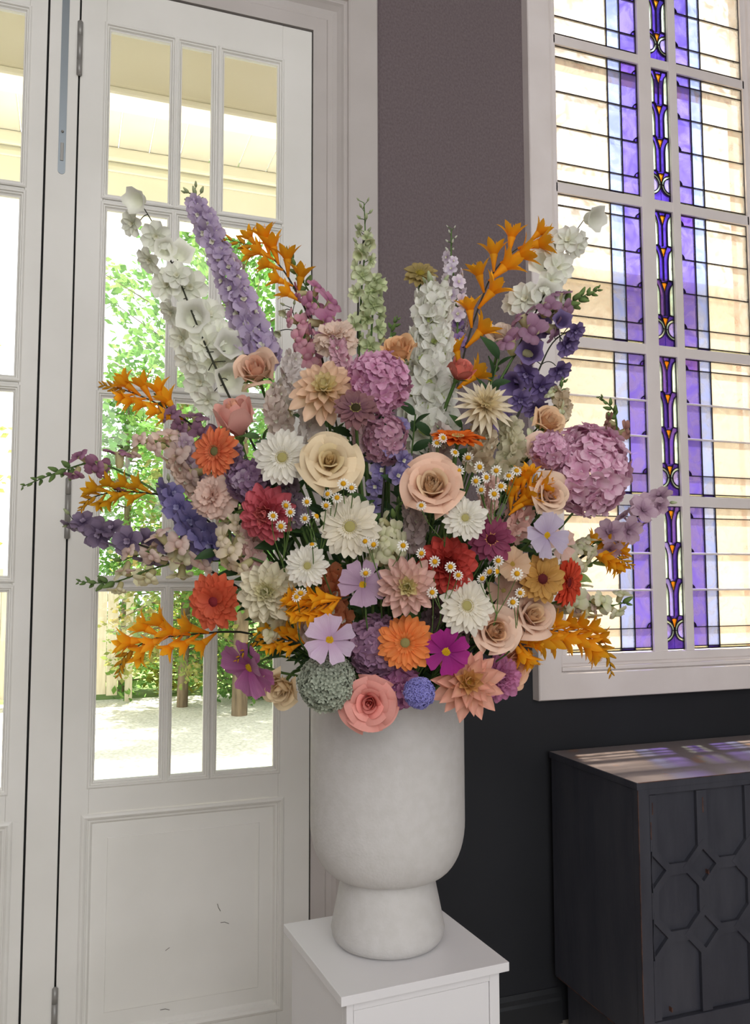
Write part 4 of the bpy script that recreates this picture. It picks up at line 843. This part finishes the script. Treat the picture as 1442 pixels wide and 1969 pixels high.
rose('rose', 710, 1353, 48, 'salmon-pink rose hanging over the front of the vase', ('e58078', 'f2aca0'), ('e27a74', 'f09e94'), face=(-.05, .1), d=-.13, opening=1, layers=9)
rose('rose', 955, 1213, 44, 'peach rose below the cream-white gerbera', PE, ('e8b684', 'f4cfaa'), face=(.25, .15), d=-.04, opening=.7, layers=8, hearts=2)
rose('rose', 1029, 1182, 46, 'large peach rose beneath the ochre zinnia', PE, ('f0c090', 'f6dab4'), face=(.3, .35), d=-.02, opening=.6, layers=8)
rose('rose', 1062, 950, 40, 'pale peach rose tucked under the big pink hydrangea', ('e0bb98', 'f0d4ba'), ('e8c0a0', 'f2d2bc'), face=(.3, .1), d=-.03, opening=.7)
rose('rose', 766, 667, 40, 'apricot rose behind the white delphinium spire', ('e2a46c', 'f0c496'), face=(-.2, .7), d=.05, opening=.4, tall=1.1)
rose('rose', 888, 708, 32, 'coral rose bud right of the white delphinium spire', ('d8685c', 'ea8c7c'), face=(.35, .75), d=.04, opening=.2, tall=1.2)
rose('rose', 537, 1328, 40, 'peach-cream rose bud hanging left of the vase rim', ('eecb92', 'f2dcb6'), face=(-.25, -.35), d=-.04, opening=.5, tall=1.1)
rose('rose', 992, 1282, 44, 'apricot rose at the right edge above the dark wall', ('f0b088', 'f4c6a4'), face=(.6, .1), d=-.01, opening=.5)
rose('rose', 1058, 806, 38, 'apricot rose behind the big pink hydrangea', ('e8b284', 'f2cfa8'), face=(.4, .5), d=.05, opening=.5)
rose('lisianthus', 966, 636, 33, 'pale cream-pink lisianthus under the white bells', ('e6d0bc', 'f3e4d6'), face=(.1, .75), d=.04, opening=.7, tall=.95, cat='flower')
rose('rose', 1040, 860, 30, 'small blush rose left of the big pink hydrangea', ('e8bca4', 'f2d6c4'), face=(.2, .2), d=.02, opening=.6)
carnation('carnation', 645, 640, 45, 'pale peach carnation standing above the pink hydrangea', ('ecc4b0', 'f3dccb'), face=(-.05, .7), d=.02)
carnation('carnation', 404, 950, 47, 'pale pink carnation beside the violet delphinium', ('eabfae', 'f1d3c4'), face=(-.35, .25), d=-.01)
HP = (('cc88ac', 'e8b6d0'), ('bd76a0', 'dea6c6'))
hydrangea('hydrangea', 1128, 905, 84, 92, 'big pink hydrangea in front of the stained glass', (('d898b8', 'f3d0e0'), ('cf88ac', 'eabed4')), d=-.06, n=110, fr=.25)
hydrangea('hydrangea', 1058, 868, 38, 34, 'small pink hydrangea cluster left of the big one', (('d79cb8', 'eac0d4'), ('cf8fb0', 'e2b2ca')), d=-.03, n=34, fr=.36)
hydrangea('hydrangea', 727, 738, 64, 62, 'pink hydrangea in the upper middle beside the white spire', HP, d=.0, n=80, fr=.28)
hydrangea('hydrangea', 740, 845, 42, 50, 'pale pink hydrangea petals behind the lilac blossoms', (('c98fa8', 'dcb0c0'), ('c08aa6', 'd4a8ba')), d=.06, n=40, fr=.34)
hydrangea('hydrangea', 722, 1240, 56, 62, 'mauve hydrangea between lilac cosmos and orange gerbera', (('98708e', 'ba92ac'), ('8a6484', 'ab84a2')), d=.0, n=72, fr=.27)
hydrangea('hydrangea', 765, 1322, 46, 42, 'mauve-pink hydrangea behind the lavender pompon', (('a8608e', 'c88ab0'), ('9a5888', 'b87aa4')), d=-.04, n=46, fr=.32)
hydrangea('hydrangea', 480, 925, 44, 40, 'dusky mauve hydrangea between the coral and white gerberas', (('7d5a80', 'a486a2'), ('8a6a88', 'b8a4b4')), d=.03, n=40, fr=.34)
pompon('globe_flower', 629, 1312, 62, 'big grey-green globe flower at the vase rim', ('7b8272', 'b2b9a6'), d=-.09, n=330, size=.1)
pompon('globe_flower', 806, 1332, 34, 'small lavender-blue globe flower at the vase rim', ('7470b8', '9c98d8'), d=-.14, n=320, size=.095)
cosmos('cosmos', 634, 1230, 48, 'lilac cosmos just above the grey-green globe', ('c4a0c2', 'd9c4da'), face=(.15, .35), d=-.1)
cosmos('cosmos', 697, 1124, 46, 'dusty lilac cosmos left of the pink dahlia', ('a887a4', 'c8aac2'), face=(.1, .35), d=-.03)
cosmos('cosmos', 858, 1253, 44, 'magenta cosmos with a yellow eye', ('8a1672', 'b0308c'), face=(.1, 0), d=-.07, eyer=.21)
cosmos('cosmos', 1051, 1029, 44, 'lavender-white cosmos under the pale peach rose', ('b9a6c6', 'd6cbe0'), face=(.3, .1), d=-.05)
cosmos('cosmos', 985, 1085, 34, 'pale apricot blossom beside the burgundy zinnia', ('cfa480', 'e0bf9e'), face=(.15, .2), d=-.01, n=9, eye='a88a40')
cosmos('cosmos', 968, 1135, 32, 'dusky beige blossom under the pale apricot one', ('b08a76', 'c8a692'), face=(.1, -.2), d=.02, n=8, eye='9a8a50')
cosmos('cosmos', 1080, 1048, 30, 'blush blossom behind the lavender cosmos', ('d8a898', 'e8c6b8'), face=(.4, 0), d=.03, n=7)

# ---- tall spikes
WD = ('e4e6d4', 'f2f2e8')
bellflower('larkspur', [(258, 372), (300, 440), (345, 540), (385, 640), (430, 740)], [(266, 384, .9, -.3, -.4), (255, 430, .9, -.5, -.3), (300, 455, 1, .1, -.3), (288, 500, .95, -.5, -.6), (345, 492, .95, .4, .2), (322, 548, 1.15, -.3, 0), (365, 552, 1.2, .2, -.1), (330, 600, .95, -.6, -.5), (372, 612, 1.2, .1, .0), (402, 605, 1.1, .4, .2), (350, 650, 1.0, -.4, -.2), (395, 660, 1.25, 0, 0), (438, 668, 1.1, .4, .2), (362, 690, 1.0, -.4, -.3), (415, 700, 1.25, .1, -.1), (385, 735, 1.15, -.2, -.2), (440, 730, 1.1, .3, -.1), (400, 770, 1.0, -.2, -.5), (452, 690, 1.1, .1, .1), (340, 530, .9, .1, .1), (318, 480, .8, .2, -.2), (425, 640, .9, .3, .3)],
           'airy white larkspur at the far left top', WD, off=(.08, .0), size=35, kind='mix', cat='larkspur')
delphinium('delphinium', [(372, 372), (408, 455), (450, 550), (492, 655), (505, 690)], 'dense lilac delphinium spire at the upper left', ('a790b8', 'cdbcd6'), off=(.08, .02), nf=50, nb=8, size=30, spread=30, split=.09, taper=.35, front=.75)
delphinium('delphinium', [(838, 556), (830, 640), (822, 740), (822, 850)], 'dense white delphinium spire in the middle', ('dcdcc8', 'f8f7f0'), ('8f9c50', 'bcc880'), off=(.0, -.06), nf=46, nb=4, size=42, spread=42, split=.05, taper=.4, front=.7, cup=.6)
bellflower('larkspur', [(1128, 415), (1085, 480), (1045, 570), (1005, 650), (960, 740)], [(1137, 420, .9, .5, -.3), (1092, 462, .95, -.3, .2), (1106, 470, .95, .5, -.5), (1060, 470, 1, -.2, .2), (1046, 508, 1.15, -.2, .1), (1072, 515, 1.1, .3, -.2), (1010, 575, 1.1, -.4, .1), (990, 582, .9, -.6, .2), (1042, 570, 1.1, .2, -.1), (1065, 575, 1.0, .4, 0), (1058, 540, .9, .2, -.4)],
           'white larkspur leaning in front of the stained glass', WD, off=(.08, .02), size=35, kind='mix', cat='larkspur')
VI = ('5c4a7e', '8a78a8')
bellflower('bellflower', [(1100, 632), (1062, 660), (1030, 725), (995, 800)], [(1078, 620, .8, .1, .2), (1106, 636, .75, .3, -.6), (1040, 628, .9, -.2, -.5), (1090, 662, 1, .4, -.6), (1018, 680, 1.1, -.1, .1), (1075, 712, .95, .3, -.7), (1012, 720, 1, -.4, -.4), (1040, 745, 1.15, .2, -.5), (985, 740, 1.1, -.4, -.2), (965, 810, .9, -.3, .2), (1030, 785, .95, .2, -.7), (1000, 770, .9, 0, -.3)],
           'violet bellflower stem above the big pink hydrangea', VI, off=(.04, .0), size=31, kind='mix', eye=('6a5a8a', '9a8ab4'))
VB = ('5a5488', '8c82b2')
delphinium('delphinium', [(322, 935), (350, 985), (385, 1030), (430, 1060)], 'blue-violet delphinium at the left beside the pale carnation', VB, ('8a86b0', 'b0acd0'), off=(-.06, -.1), nf=13, nb=2, size=30, spread=22, split=.04, taper=.1, front=.9)
delphinium('delphinium', [(140, 1000), (200, 1025), (270, 1048), (360, 1078)], 'dusky purple delphinium reaching left over the door hinge', ('5a4a66', '8a7a92'), ('7a6a84', 'a898ae'), off=(.02, -.04), nf=11, nb=2, size=30, spread=22, split=.02, taper=.1, mat=DSTEM)
bellflower('bellflower', [(735, 800), (740, 880), (735, 980)], [(720, 822, .9, -.3, .3), (752, 858, 1.1, .2, .2), (716, 870, 1, -.4, -.2), (775, 885, .9, .5, -.2), (735, 905, 1.1, -.1, .2), (765, 915, .9, .3, .1), (722, 935, .9, -.3, -.3), (716, 972, 1.0, -.2, .2), (770, 820, .9, .3, .3)],
           'lilac bellflower between the cream rose and the peach garden rose', ('6f62a0', 'a89cc6'), off=(-.2, -.22), size=26, kind='open')
delphinium('delphinium', [(868, 440), (868, 500), (876, 560), (880, 640)], 'small lilac and white stock against the wallpaper', ('cbb8d2', 'ece4ee'), off=(.07, .03), nf=14, nb=9, size=15, spread=22, split=.3, taper=.2, cat='stock', bud=('b6b8a4', 'e0e2d2'))
delphinium('delphinium', [(884, 590), (882, 630), (880, 680)], 'violet sprig tucked behind the white spire', ('7a5c9c', 'a68cc0'), off=(.05, .03), nf=9, nb=2, size=15, spread=12, split=.1, cat='stock', pedicel=False)
delphinium('delphinium', [(1275, 962), (1235, 985), (1195, 1020), (1150, 1050)], 'dusty pink delphinium reaching right over the stained glass', ('a47f98', 'd0b4c4'), ('8a6a80', 'b090a4'), off=(.02, -.02), nf=10, nb=2, size=27, spread=24, split=.02, taper=.15, mat=DSTEM)
delphinium('delphinium', [(700, 390), (702, 470), (695, 560), (690, 680)], 'pale green bell spire in front of the door frame', ('b6c294', 'dfe4c2'), ('a8b87a', 'c6cf9c'), off=(.07, .03), nf=14, nb=7, size=21, spread=20, split=.22, cat='bellflower', cup=.8, taper=.3)
delphinium('delphinium', [(728, 545), (720, 570), (716, 610), (712, 680)], 'green fringed flower head by the door frame edge', ('aab886', 'd4dcb2'), ('a8b87a', 'c6cf9c'), off=(.05, .03), nf=12, nb=2, size=19, spread=20, split=.02, cat='flower', cup=.8, taper=.1, pedicel=False)
MV = ('8a5474', 'ab7c98'); PK = ('dcb8ac', 'eed8cc'); CM = ('d6d2a2', 'ebe6c6')
snapdragon('snapdragon', [(42, 936), (120, 905), (185, 890), (250, 915)], 'mauve snapdragon with a long green tip at the far left', MV, off=(.02, -.02), nf=6, nb=14, size=30, split=.45)
snapdragon('snapdragon', [(232, 862), (300, 850), (350, 875), (400, 905)], 'pale blush snapdragon crossing the left door panes', PK, off=(.0, -.06), nf=9, nb=4, size=30, split=.12)
snapdragon('snapdragon', [(300, 750), (330, 795), (375, 830), (420, 850)], 'plum snapdragon behind the orange crocosmia at left', ('7a506c', 'a27c92'), off=(.03, -.02), nf=8, nb=8, size=28, split=.3)
snapdragon('snapdragon', [(150, 1118), (215, 1120), (290, 1095), (380, 1070)], 'cream snapdragon with a green tip at the lower left', CM, off=(.02, -.05), nf=7, nb=12, size=30, split=.38)
snapdragon('snapdragon', [(230, 1080), (290, 1060), (350, 1050), (420, 1070)], 'blush snapdragon above the cream one at the lower left', PK, off=(-.03, -.09), nf=9, nb=2, size=30, split=.06)
snapdragon('snapdragon', [(548, 478), (585, 545), (620, 605), (650, 690)], 'pink snapdragon with dark green buds left of the carnation', ('a85c86', 'cc92ae'), off=(.05, .02), nf=10, nb=14, size=31, split=.4)
snapdragon('snapdragon', [(575, 610), (590, 670), (600, 720)], 'pale pink snapdragon tucked behind the peach carnation', ('d0849c', 'e4b0bc'), off=(.05, .03), nf=8, nb=2, size=30, split=.06)
snapdragon('snapdragon', [(1152, 556), (1095, 582), (1040, 615), (985, 690)], 'dusky mauve snapdragon with a fern-like green tip at the upper right', ('8d5e7c', 'b08aa2'), off=(.05, .01), nf=9, nb=16, size=34, split=.42)
snapdragon('snapdragon', [(1085, 730), (1060, 790), (1010, 850), (990, 890)], 'green-budded cream snapdragon left of the big hydrangea', ('c8cf9a', 'e4e6c6'), off=(.0, -.08), nf=9, nb=6, size=28, split=.2)
snapdragon('snapdragon', [(1206, 1158), (1160, 1165), (1110, 1150), (1060, 1160)], 'cream-green snapdragon pointing right below the hydrangea', ('d2d8a4', 'eceace'), off=(.0, -.04), nf=8, nb=4, size=30, split=.1)
snapdragon('snapdragon', [(1125, 1180), (1100, 1150), (1070, 1130)], 'blush snapdragon right of the red-orange gerbera', PK, off=(-.0, -.03), nf=6, nb=1, size=28, split=.05)
snapdragon('snapdragon', [(770, 960), (752, 1020), (745, 1060), (735, 1090)], 'pale green snapdragon in the centre beside the large gerbera', ('cdd09e', 'e8e4c4'), off=(-.26, -.27), nf=9, nb=4, size=30, split=.25)
snapdragon('snapdragon', [(455, 960), (442, 1010), (450, 1060), (490, 1075)], 'cream and blush snapdragon left of the rose-coral dahlia', ('ddcfa8', 'efdfc8'), off=(-.16, -.2), nf=9, nb=5, size=30, split=.25)
snapdragon('snapdragon', [(1152, 762), (1180, 790), (1185, 830), (1170, 880)], 'brown-mauve snapdragon tip above the big hydrangea', ('8a5a56', 'b08478'), off=(.0, .02), nf=4, nb=9, size=27, split=.5)
snapdragon('snapdragon', [(765, 612), (752, 640), (750, 700)], 'green snapdragon bud tip beside the apricot rose', ('b4bf86', 'd6dcb0'), off=(.06, .04), nf=3, nb=8, size=24, split=.6)
snapdragon('snapdragon', [(1150, 1040), (1120, 1060), (1095, 1075), (1060, 1100)], 'green and blush snapdragon below the big hydrangea', ('ccd0a0', 'e6dcc4'), off=(-.02, -.06), nf=8, nb=5, size=28, split=.2)
snapdragon('snapdragon', [(545, 1180), (520, 1200), (500, 1215)], 'cream snapdragon under the cream dahlia', CM, off=(-.2, -.22), nf=7, nb=1, size=26, split=.05)
snapdragon('snapdragon', [(540, 800), (560, 760), (570, 740)], 'whitish snapdragon behind the white gerbera', ('d8cfc4', 'ece6de'), off=(-.02, -.0), nf=8, nb=2, size=28, split=.1)
crocosmia('crocosmia', [(428, 458), (500, 480), (545, 520), (585, 590)], 'orange crocosmia arching left beside the lilac spire', off=(.05, .03), nf=7, nb=6, size=44, split=.3)
crocosmia('crocosmia', [(1046, 462), (1000, 475), (955, 515), (928, 570), (895, 670), (875, 770)], 'orange crocosmia upright against the wallpaper', off=(.06, .0), nf=9, nb=3, size=52, split=.06)
crocosmia('crocosmia', [(196, 740), (245, 752), (300, 775), (360, 810)], 'orange crocosmia in front of the left door panes', off=(.03, -.0), nf=7, nb=8, size=42, split=.35)
crocosmia('crocosmia', [(228, 1298), (240, 1262), (290, 1230), (350, 1222), (425, 1215)], 'orange crocosmia hanging low left with dark bud tip', off=(-.02, -.06), nf=8, nb=8, size=46, split=.38)
crocosmia('crocosmia', [(555, 1170), (610, 1165), (660, 1150)], 'orange crocosmia below the small white gerbera', off=(-.3, -.32), nf=9, nb=5, size=42, split=.25)
crocosmia('crocosmia', [(155, 980), (175, 958), (230, 945), (300, 950)], 'yellow-orange crocosmia crossing the middle left hinge', off=(-.0, -.04), nf=6, nb=8, size=36, split=.45, c=('c88a14', 'e2a820'))
crocosmia('crocosmia', [(1175, 1296), (1165, 1250), (1120, 1222), (1060, 1212), (1000, 1215)], 'orange crocosmia drooping right over the window sill', off=(-.02, -.08), nf=9, nb=10, size=46, split=.42)
crocosmia('crocosmia', [(1028, 925), (1000, 950), (975, 995)], 'orange crocosmia between chamomile and burgundy zinnia', off=(-.2, -.2), nf=6, nb=3, size=44, split=.15)
crocosmia('crocosmia', [(1215, 1088), (1185, 1070), (1150, 1055), (1110, 1060)], 'short orange crocosmia right of the lavender cosmos', off=(-.01, -.03), nf=6, nb=6, size=36, split=.35)
crocosmia('crocosmia', [(455, 1270), (490, 1235), (545, 1230), (590, 1240)], 'dark-budded crocosmia draped over the mauve-pink cosmos', off=(-.2, -.24), nf=6, nb=10, size=32, split=.5)
crocosmia('crocosmia', [(1020, 1250), (995, 1235), (975, 1225)], 'small orange crocosmia bloom beside the peach rose', off=(-.18, -.18), nf=4, nb=1, size=38, split=.1)

# ---- chamomile
CH = [([(525, 992), (540, 1012), (558, 985), (550, 972)], 'chamomile sprig over the rose-coral dahlia'), ([(590, 965), (586, 997), (608, 993), (627, 972), (648, 957), (630, 950)], 'chamomile sprig left above the large cream-white gerbera'), ([(676, 938), (660, 930)], 'chamomile sprig below the cream garden rose'),
      ([(922, 898), (935, 918), (925, 942), (954, 905), (963, 935), (978, 915), (950, 950), (993, 905), (915, 925)], 'thick chamomile sprig right of the peach garden rose'), ([(840, 852), (852, 842)], 'chamomile sprig over the edge-on orange gerbera'), ([(882, 905), (866, 918), (810, 972), (862, 968)], 'chamomile sprig around the open peach garden rose'),
      ([(600, 1047)], 'single chamomile above the small white gerbera'), ([(703, 1102)], 'single chamomile on the dusty lilac cosmos'), ([(810, 1064), (836, 1080), (866, 1090), (881, 1106)], 'chamomile sprig across the red dahlia'), ([(831, 1139)], 'single chamomile between pink dahlia and cream gerbera'),
      ([(927, 1112), (941, 1099), (955, 1099), (994, 1103), (958, 1078)], 'chamomile sprig over the pale apricot blossom'), ([(702, 1041), (718, 1047), (775, 1049)], 'chamomile sprig below the large cream-white gerbera'), ([(875, 870), (900, 880)], 'chamomile sprig behind the edge-on gerbera'), ([(570, 1148), (578, 1140)], 'chamomile sprig beside the cream dahlia'), ([(986, 1158), (1000, 1140)], 'chamomile sprig left of the large peach rose')]
for hs, lb in CH: chamomile('chamomile', hs, lb, 11.8, -.065)

# ---- softer blossoms that fill the gaps
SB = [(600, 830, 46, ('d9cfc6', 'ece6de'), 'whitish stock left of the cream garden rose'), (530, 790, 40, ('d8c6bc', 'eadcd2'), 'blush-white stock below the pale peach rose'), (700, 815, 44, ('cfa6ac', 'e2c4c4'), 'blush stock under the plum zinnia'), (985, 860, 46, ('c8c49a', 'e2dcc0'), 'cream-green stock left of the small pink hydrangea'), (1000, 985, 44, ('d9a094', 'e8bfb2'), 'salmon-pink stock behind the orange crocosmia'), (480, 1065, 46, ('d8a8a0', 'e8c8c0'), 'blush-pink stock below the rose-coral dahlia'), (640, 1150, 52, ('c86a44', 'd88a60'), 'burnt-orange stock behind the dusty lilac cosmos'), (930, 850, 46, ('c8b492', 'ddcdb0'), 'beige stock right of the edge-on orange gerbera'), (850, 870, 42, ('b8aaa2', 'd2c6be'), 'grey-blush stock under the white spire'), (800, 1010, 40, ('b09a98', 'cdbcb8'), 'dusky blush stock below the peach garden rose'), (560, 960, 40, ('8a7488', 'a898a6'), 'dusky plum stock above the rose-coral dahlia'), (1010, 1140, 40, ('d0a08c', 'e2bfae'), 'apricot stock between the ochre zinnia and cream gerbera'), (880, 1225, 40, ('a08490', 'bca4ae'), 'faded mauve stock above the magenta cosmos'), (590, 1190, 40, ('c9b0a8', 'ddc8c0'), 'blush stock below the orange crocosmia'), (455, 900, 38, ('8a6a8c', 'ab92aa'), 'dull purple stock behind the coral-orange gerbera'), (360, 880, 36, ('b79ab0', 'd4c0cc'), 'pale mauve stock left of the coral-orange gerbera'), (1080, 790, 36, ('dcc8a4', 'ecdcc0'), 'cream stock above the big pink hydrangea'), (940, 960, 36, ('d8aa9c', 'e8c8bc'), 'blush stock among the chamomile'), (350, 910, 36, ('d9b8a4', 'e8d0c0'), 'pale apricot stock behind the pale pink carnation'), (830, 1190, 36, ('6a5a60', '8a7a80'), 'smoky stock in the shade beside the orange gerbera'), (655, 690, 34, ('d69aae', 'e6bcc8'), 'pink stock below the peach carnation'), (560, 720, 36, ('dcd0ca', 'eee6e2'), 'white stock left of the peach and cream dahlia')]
for x, y, r, cc, lb in SB:
    o = bulge(x, y)
    delphinium('stock', [(x+rng.uniform(-8, 8), y-r), (x, y), (x+(735-x)*.08, y+r)], lb, cc, off=(o+.05, o+.07), nf=17, nb=1, size=r*.5, spread=r*.42, split=.02, taper=.1, cat='stock', pedicel=False)

# ---- airy nodding stems and foliage
bellflower('columbine', [(560, 590), (575, 640), (590, 700), (600, 760)], [(545, 600, .5, -.3, -.7), (535, 640, .5, -.3, -.7), (570, 690, .7, -.2, -.5)], 'thin nodding green stem left of the carnation', ('a8ac86', 'c8caa8'), off=(.05, .02), size=22, buds=4)
bellflower('columbine', [(700, 450), (690, 530), (688, 650)], [(708, 468, .7, .3, -.6), (690, 490, .6, -.3, -.5), (700, 530, .8, .2, -.3)], 'thin pale green stem with nodding pods by the door frame', ('b6c08c', 'd8dcb4'), off=(.06, .04), size=24, buds=5)
for x, y, r, n, k, lb in [(1150, 1075, 60, 7, 2, 'light green leafy sprig below the big hydrangea'), (480, 1130, 60, 6, 0, 'green leaves between coral zinnia and cream dahlia'), (960, 690, 70, 8, 1, 'dark green leaves below the lisianthus'), (420, 1060, 60, 8, 1, 'dark leaves left of the rose-coral dahlia'), (560, 1240, 55, 7, 1, 'dark leaves above the lower left bud'), (660, 1060, 60, 7, 1, 'dark leaves under the large cream-white gerbera'), (1000, 1030, 55, 7, 0, 'green leaves left of the lavender cosmos'), (900, 1240, 55, 7, 1, 'dark leaves right of the magenta cosmos'), (500, 840, 60, 7, 0, 'green leaves under the pink rose bud'), (700, 960, 60, 7, 0, 'green leaves beside the lilac bellflower')]:
    sprig('leaf_sprig', x, y, lb, r, n, k, None if n else None)
gx = random.Random(21); used = set(); cnt = 0
for i in range(1500):
    x, y = gx.uniform(430, 1060), gx.uniform(760, 1290)
    if ((x-740)/320)**2+((y-1040)/265)**2 > 1: continue
    hx, hy, hl = min(HEADS, key=lambda h: (h[0]-x)**2+(h[1]-y)**2); dx, dy = x-hx, y-hy
    side = ('left of' if dx < 0 else 'right of') if abs(dx) > abs(dy) else ('above' if dy < 0 else 'below')
    if (side, hl) in used or math.hypot(dx, dy) < 20 or len(hl.split()) > 12: continue
    used.add((side, hl)); cnt += 1
    if cnt > 110: break
    sprig('filler_sprig', x, y, 'dark leaves %s the %s' % (side, hl), gx.uniform(45, 75), 6, 1 if gx.random() < .65 else 0, bulge(x, y)+gx.uniform(.07, .16), 'filler foliage')
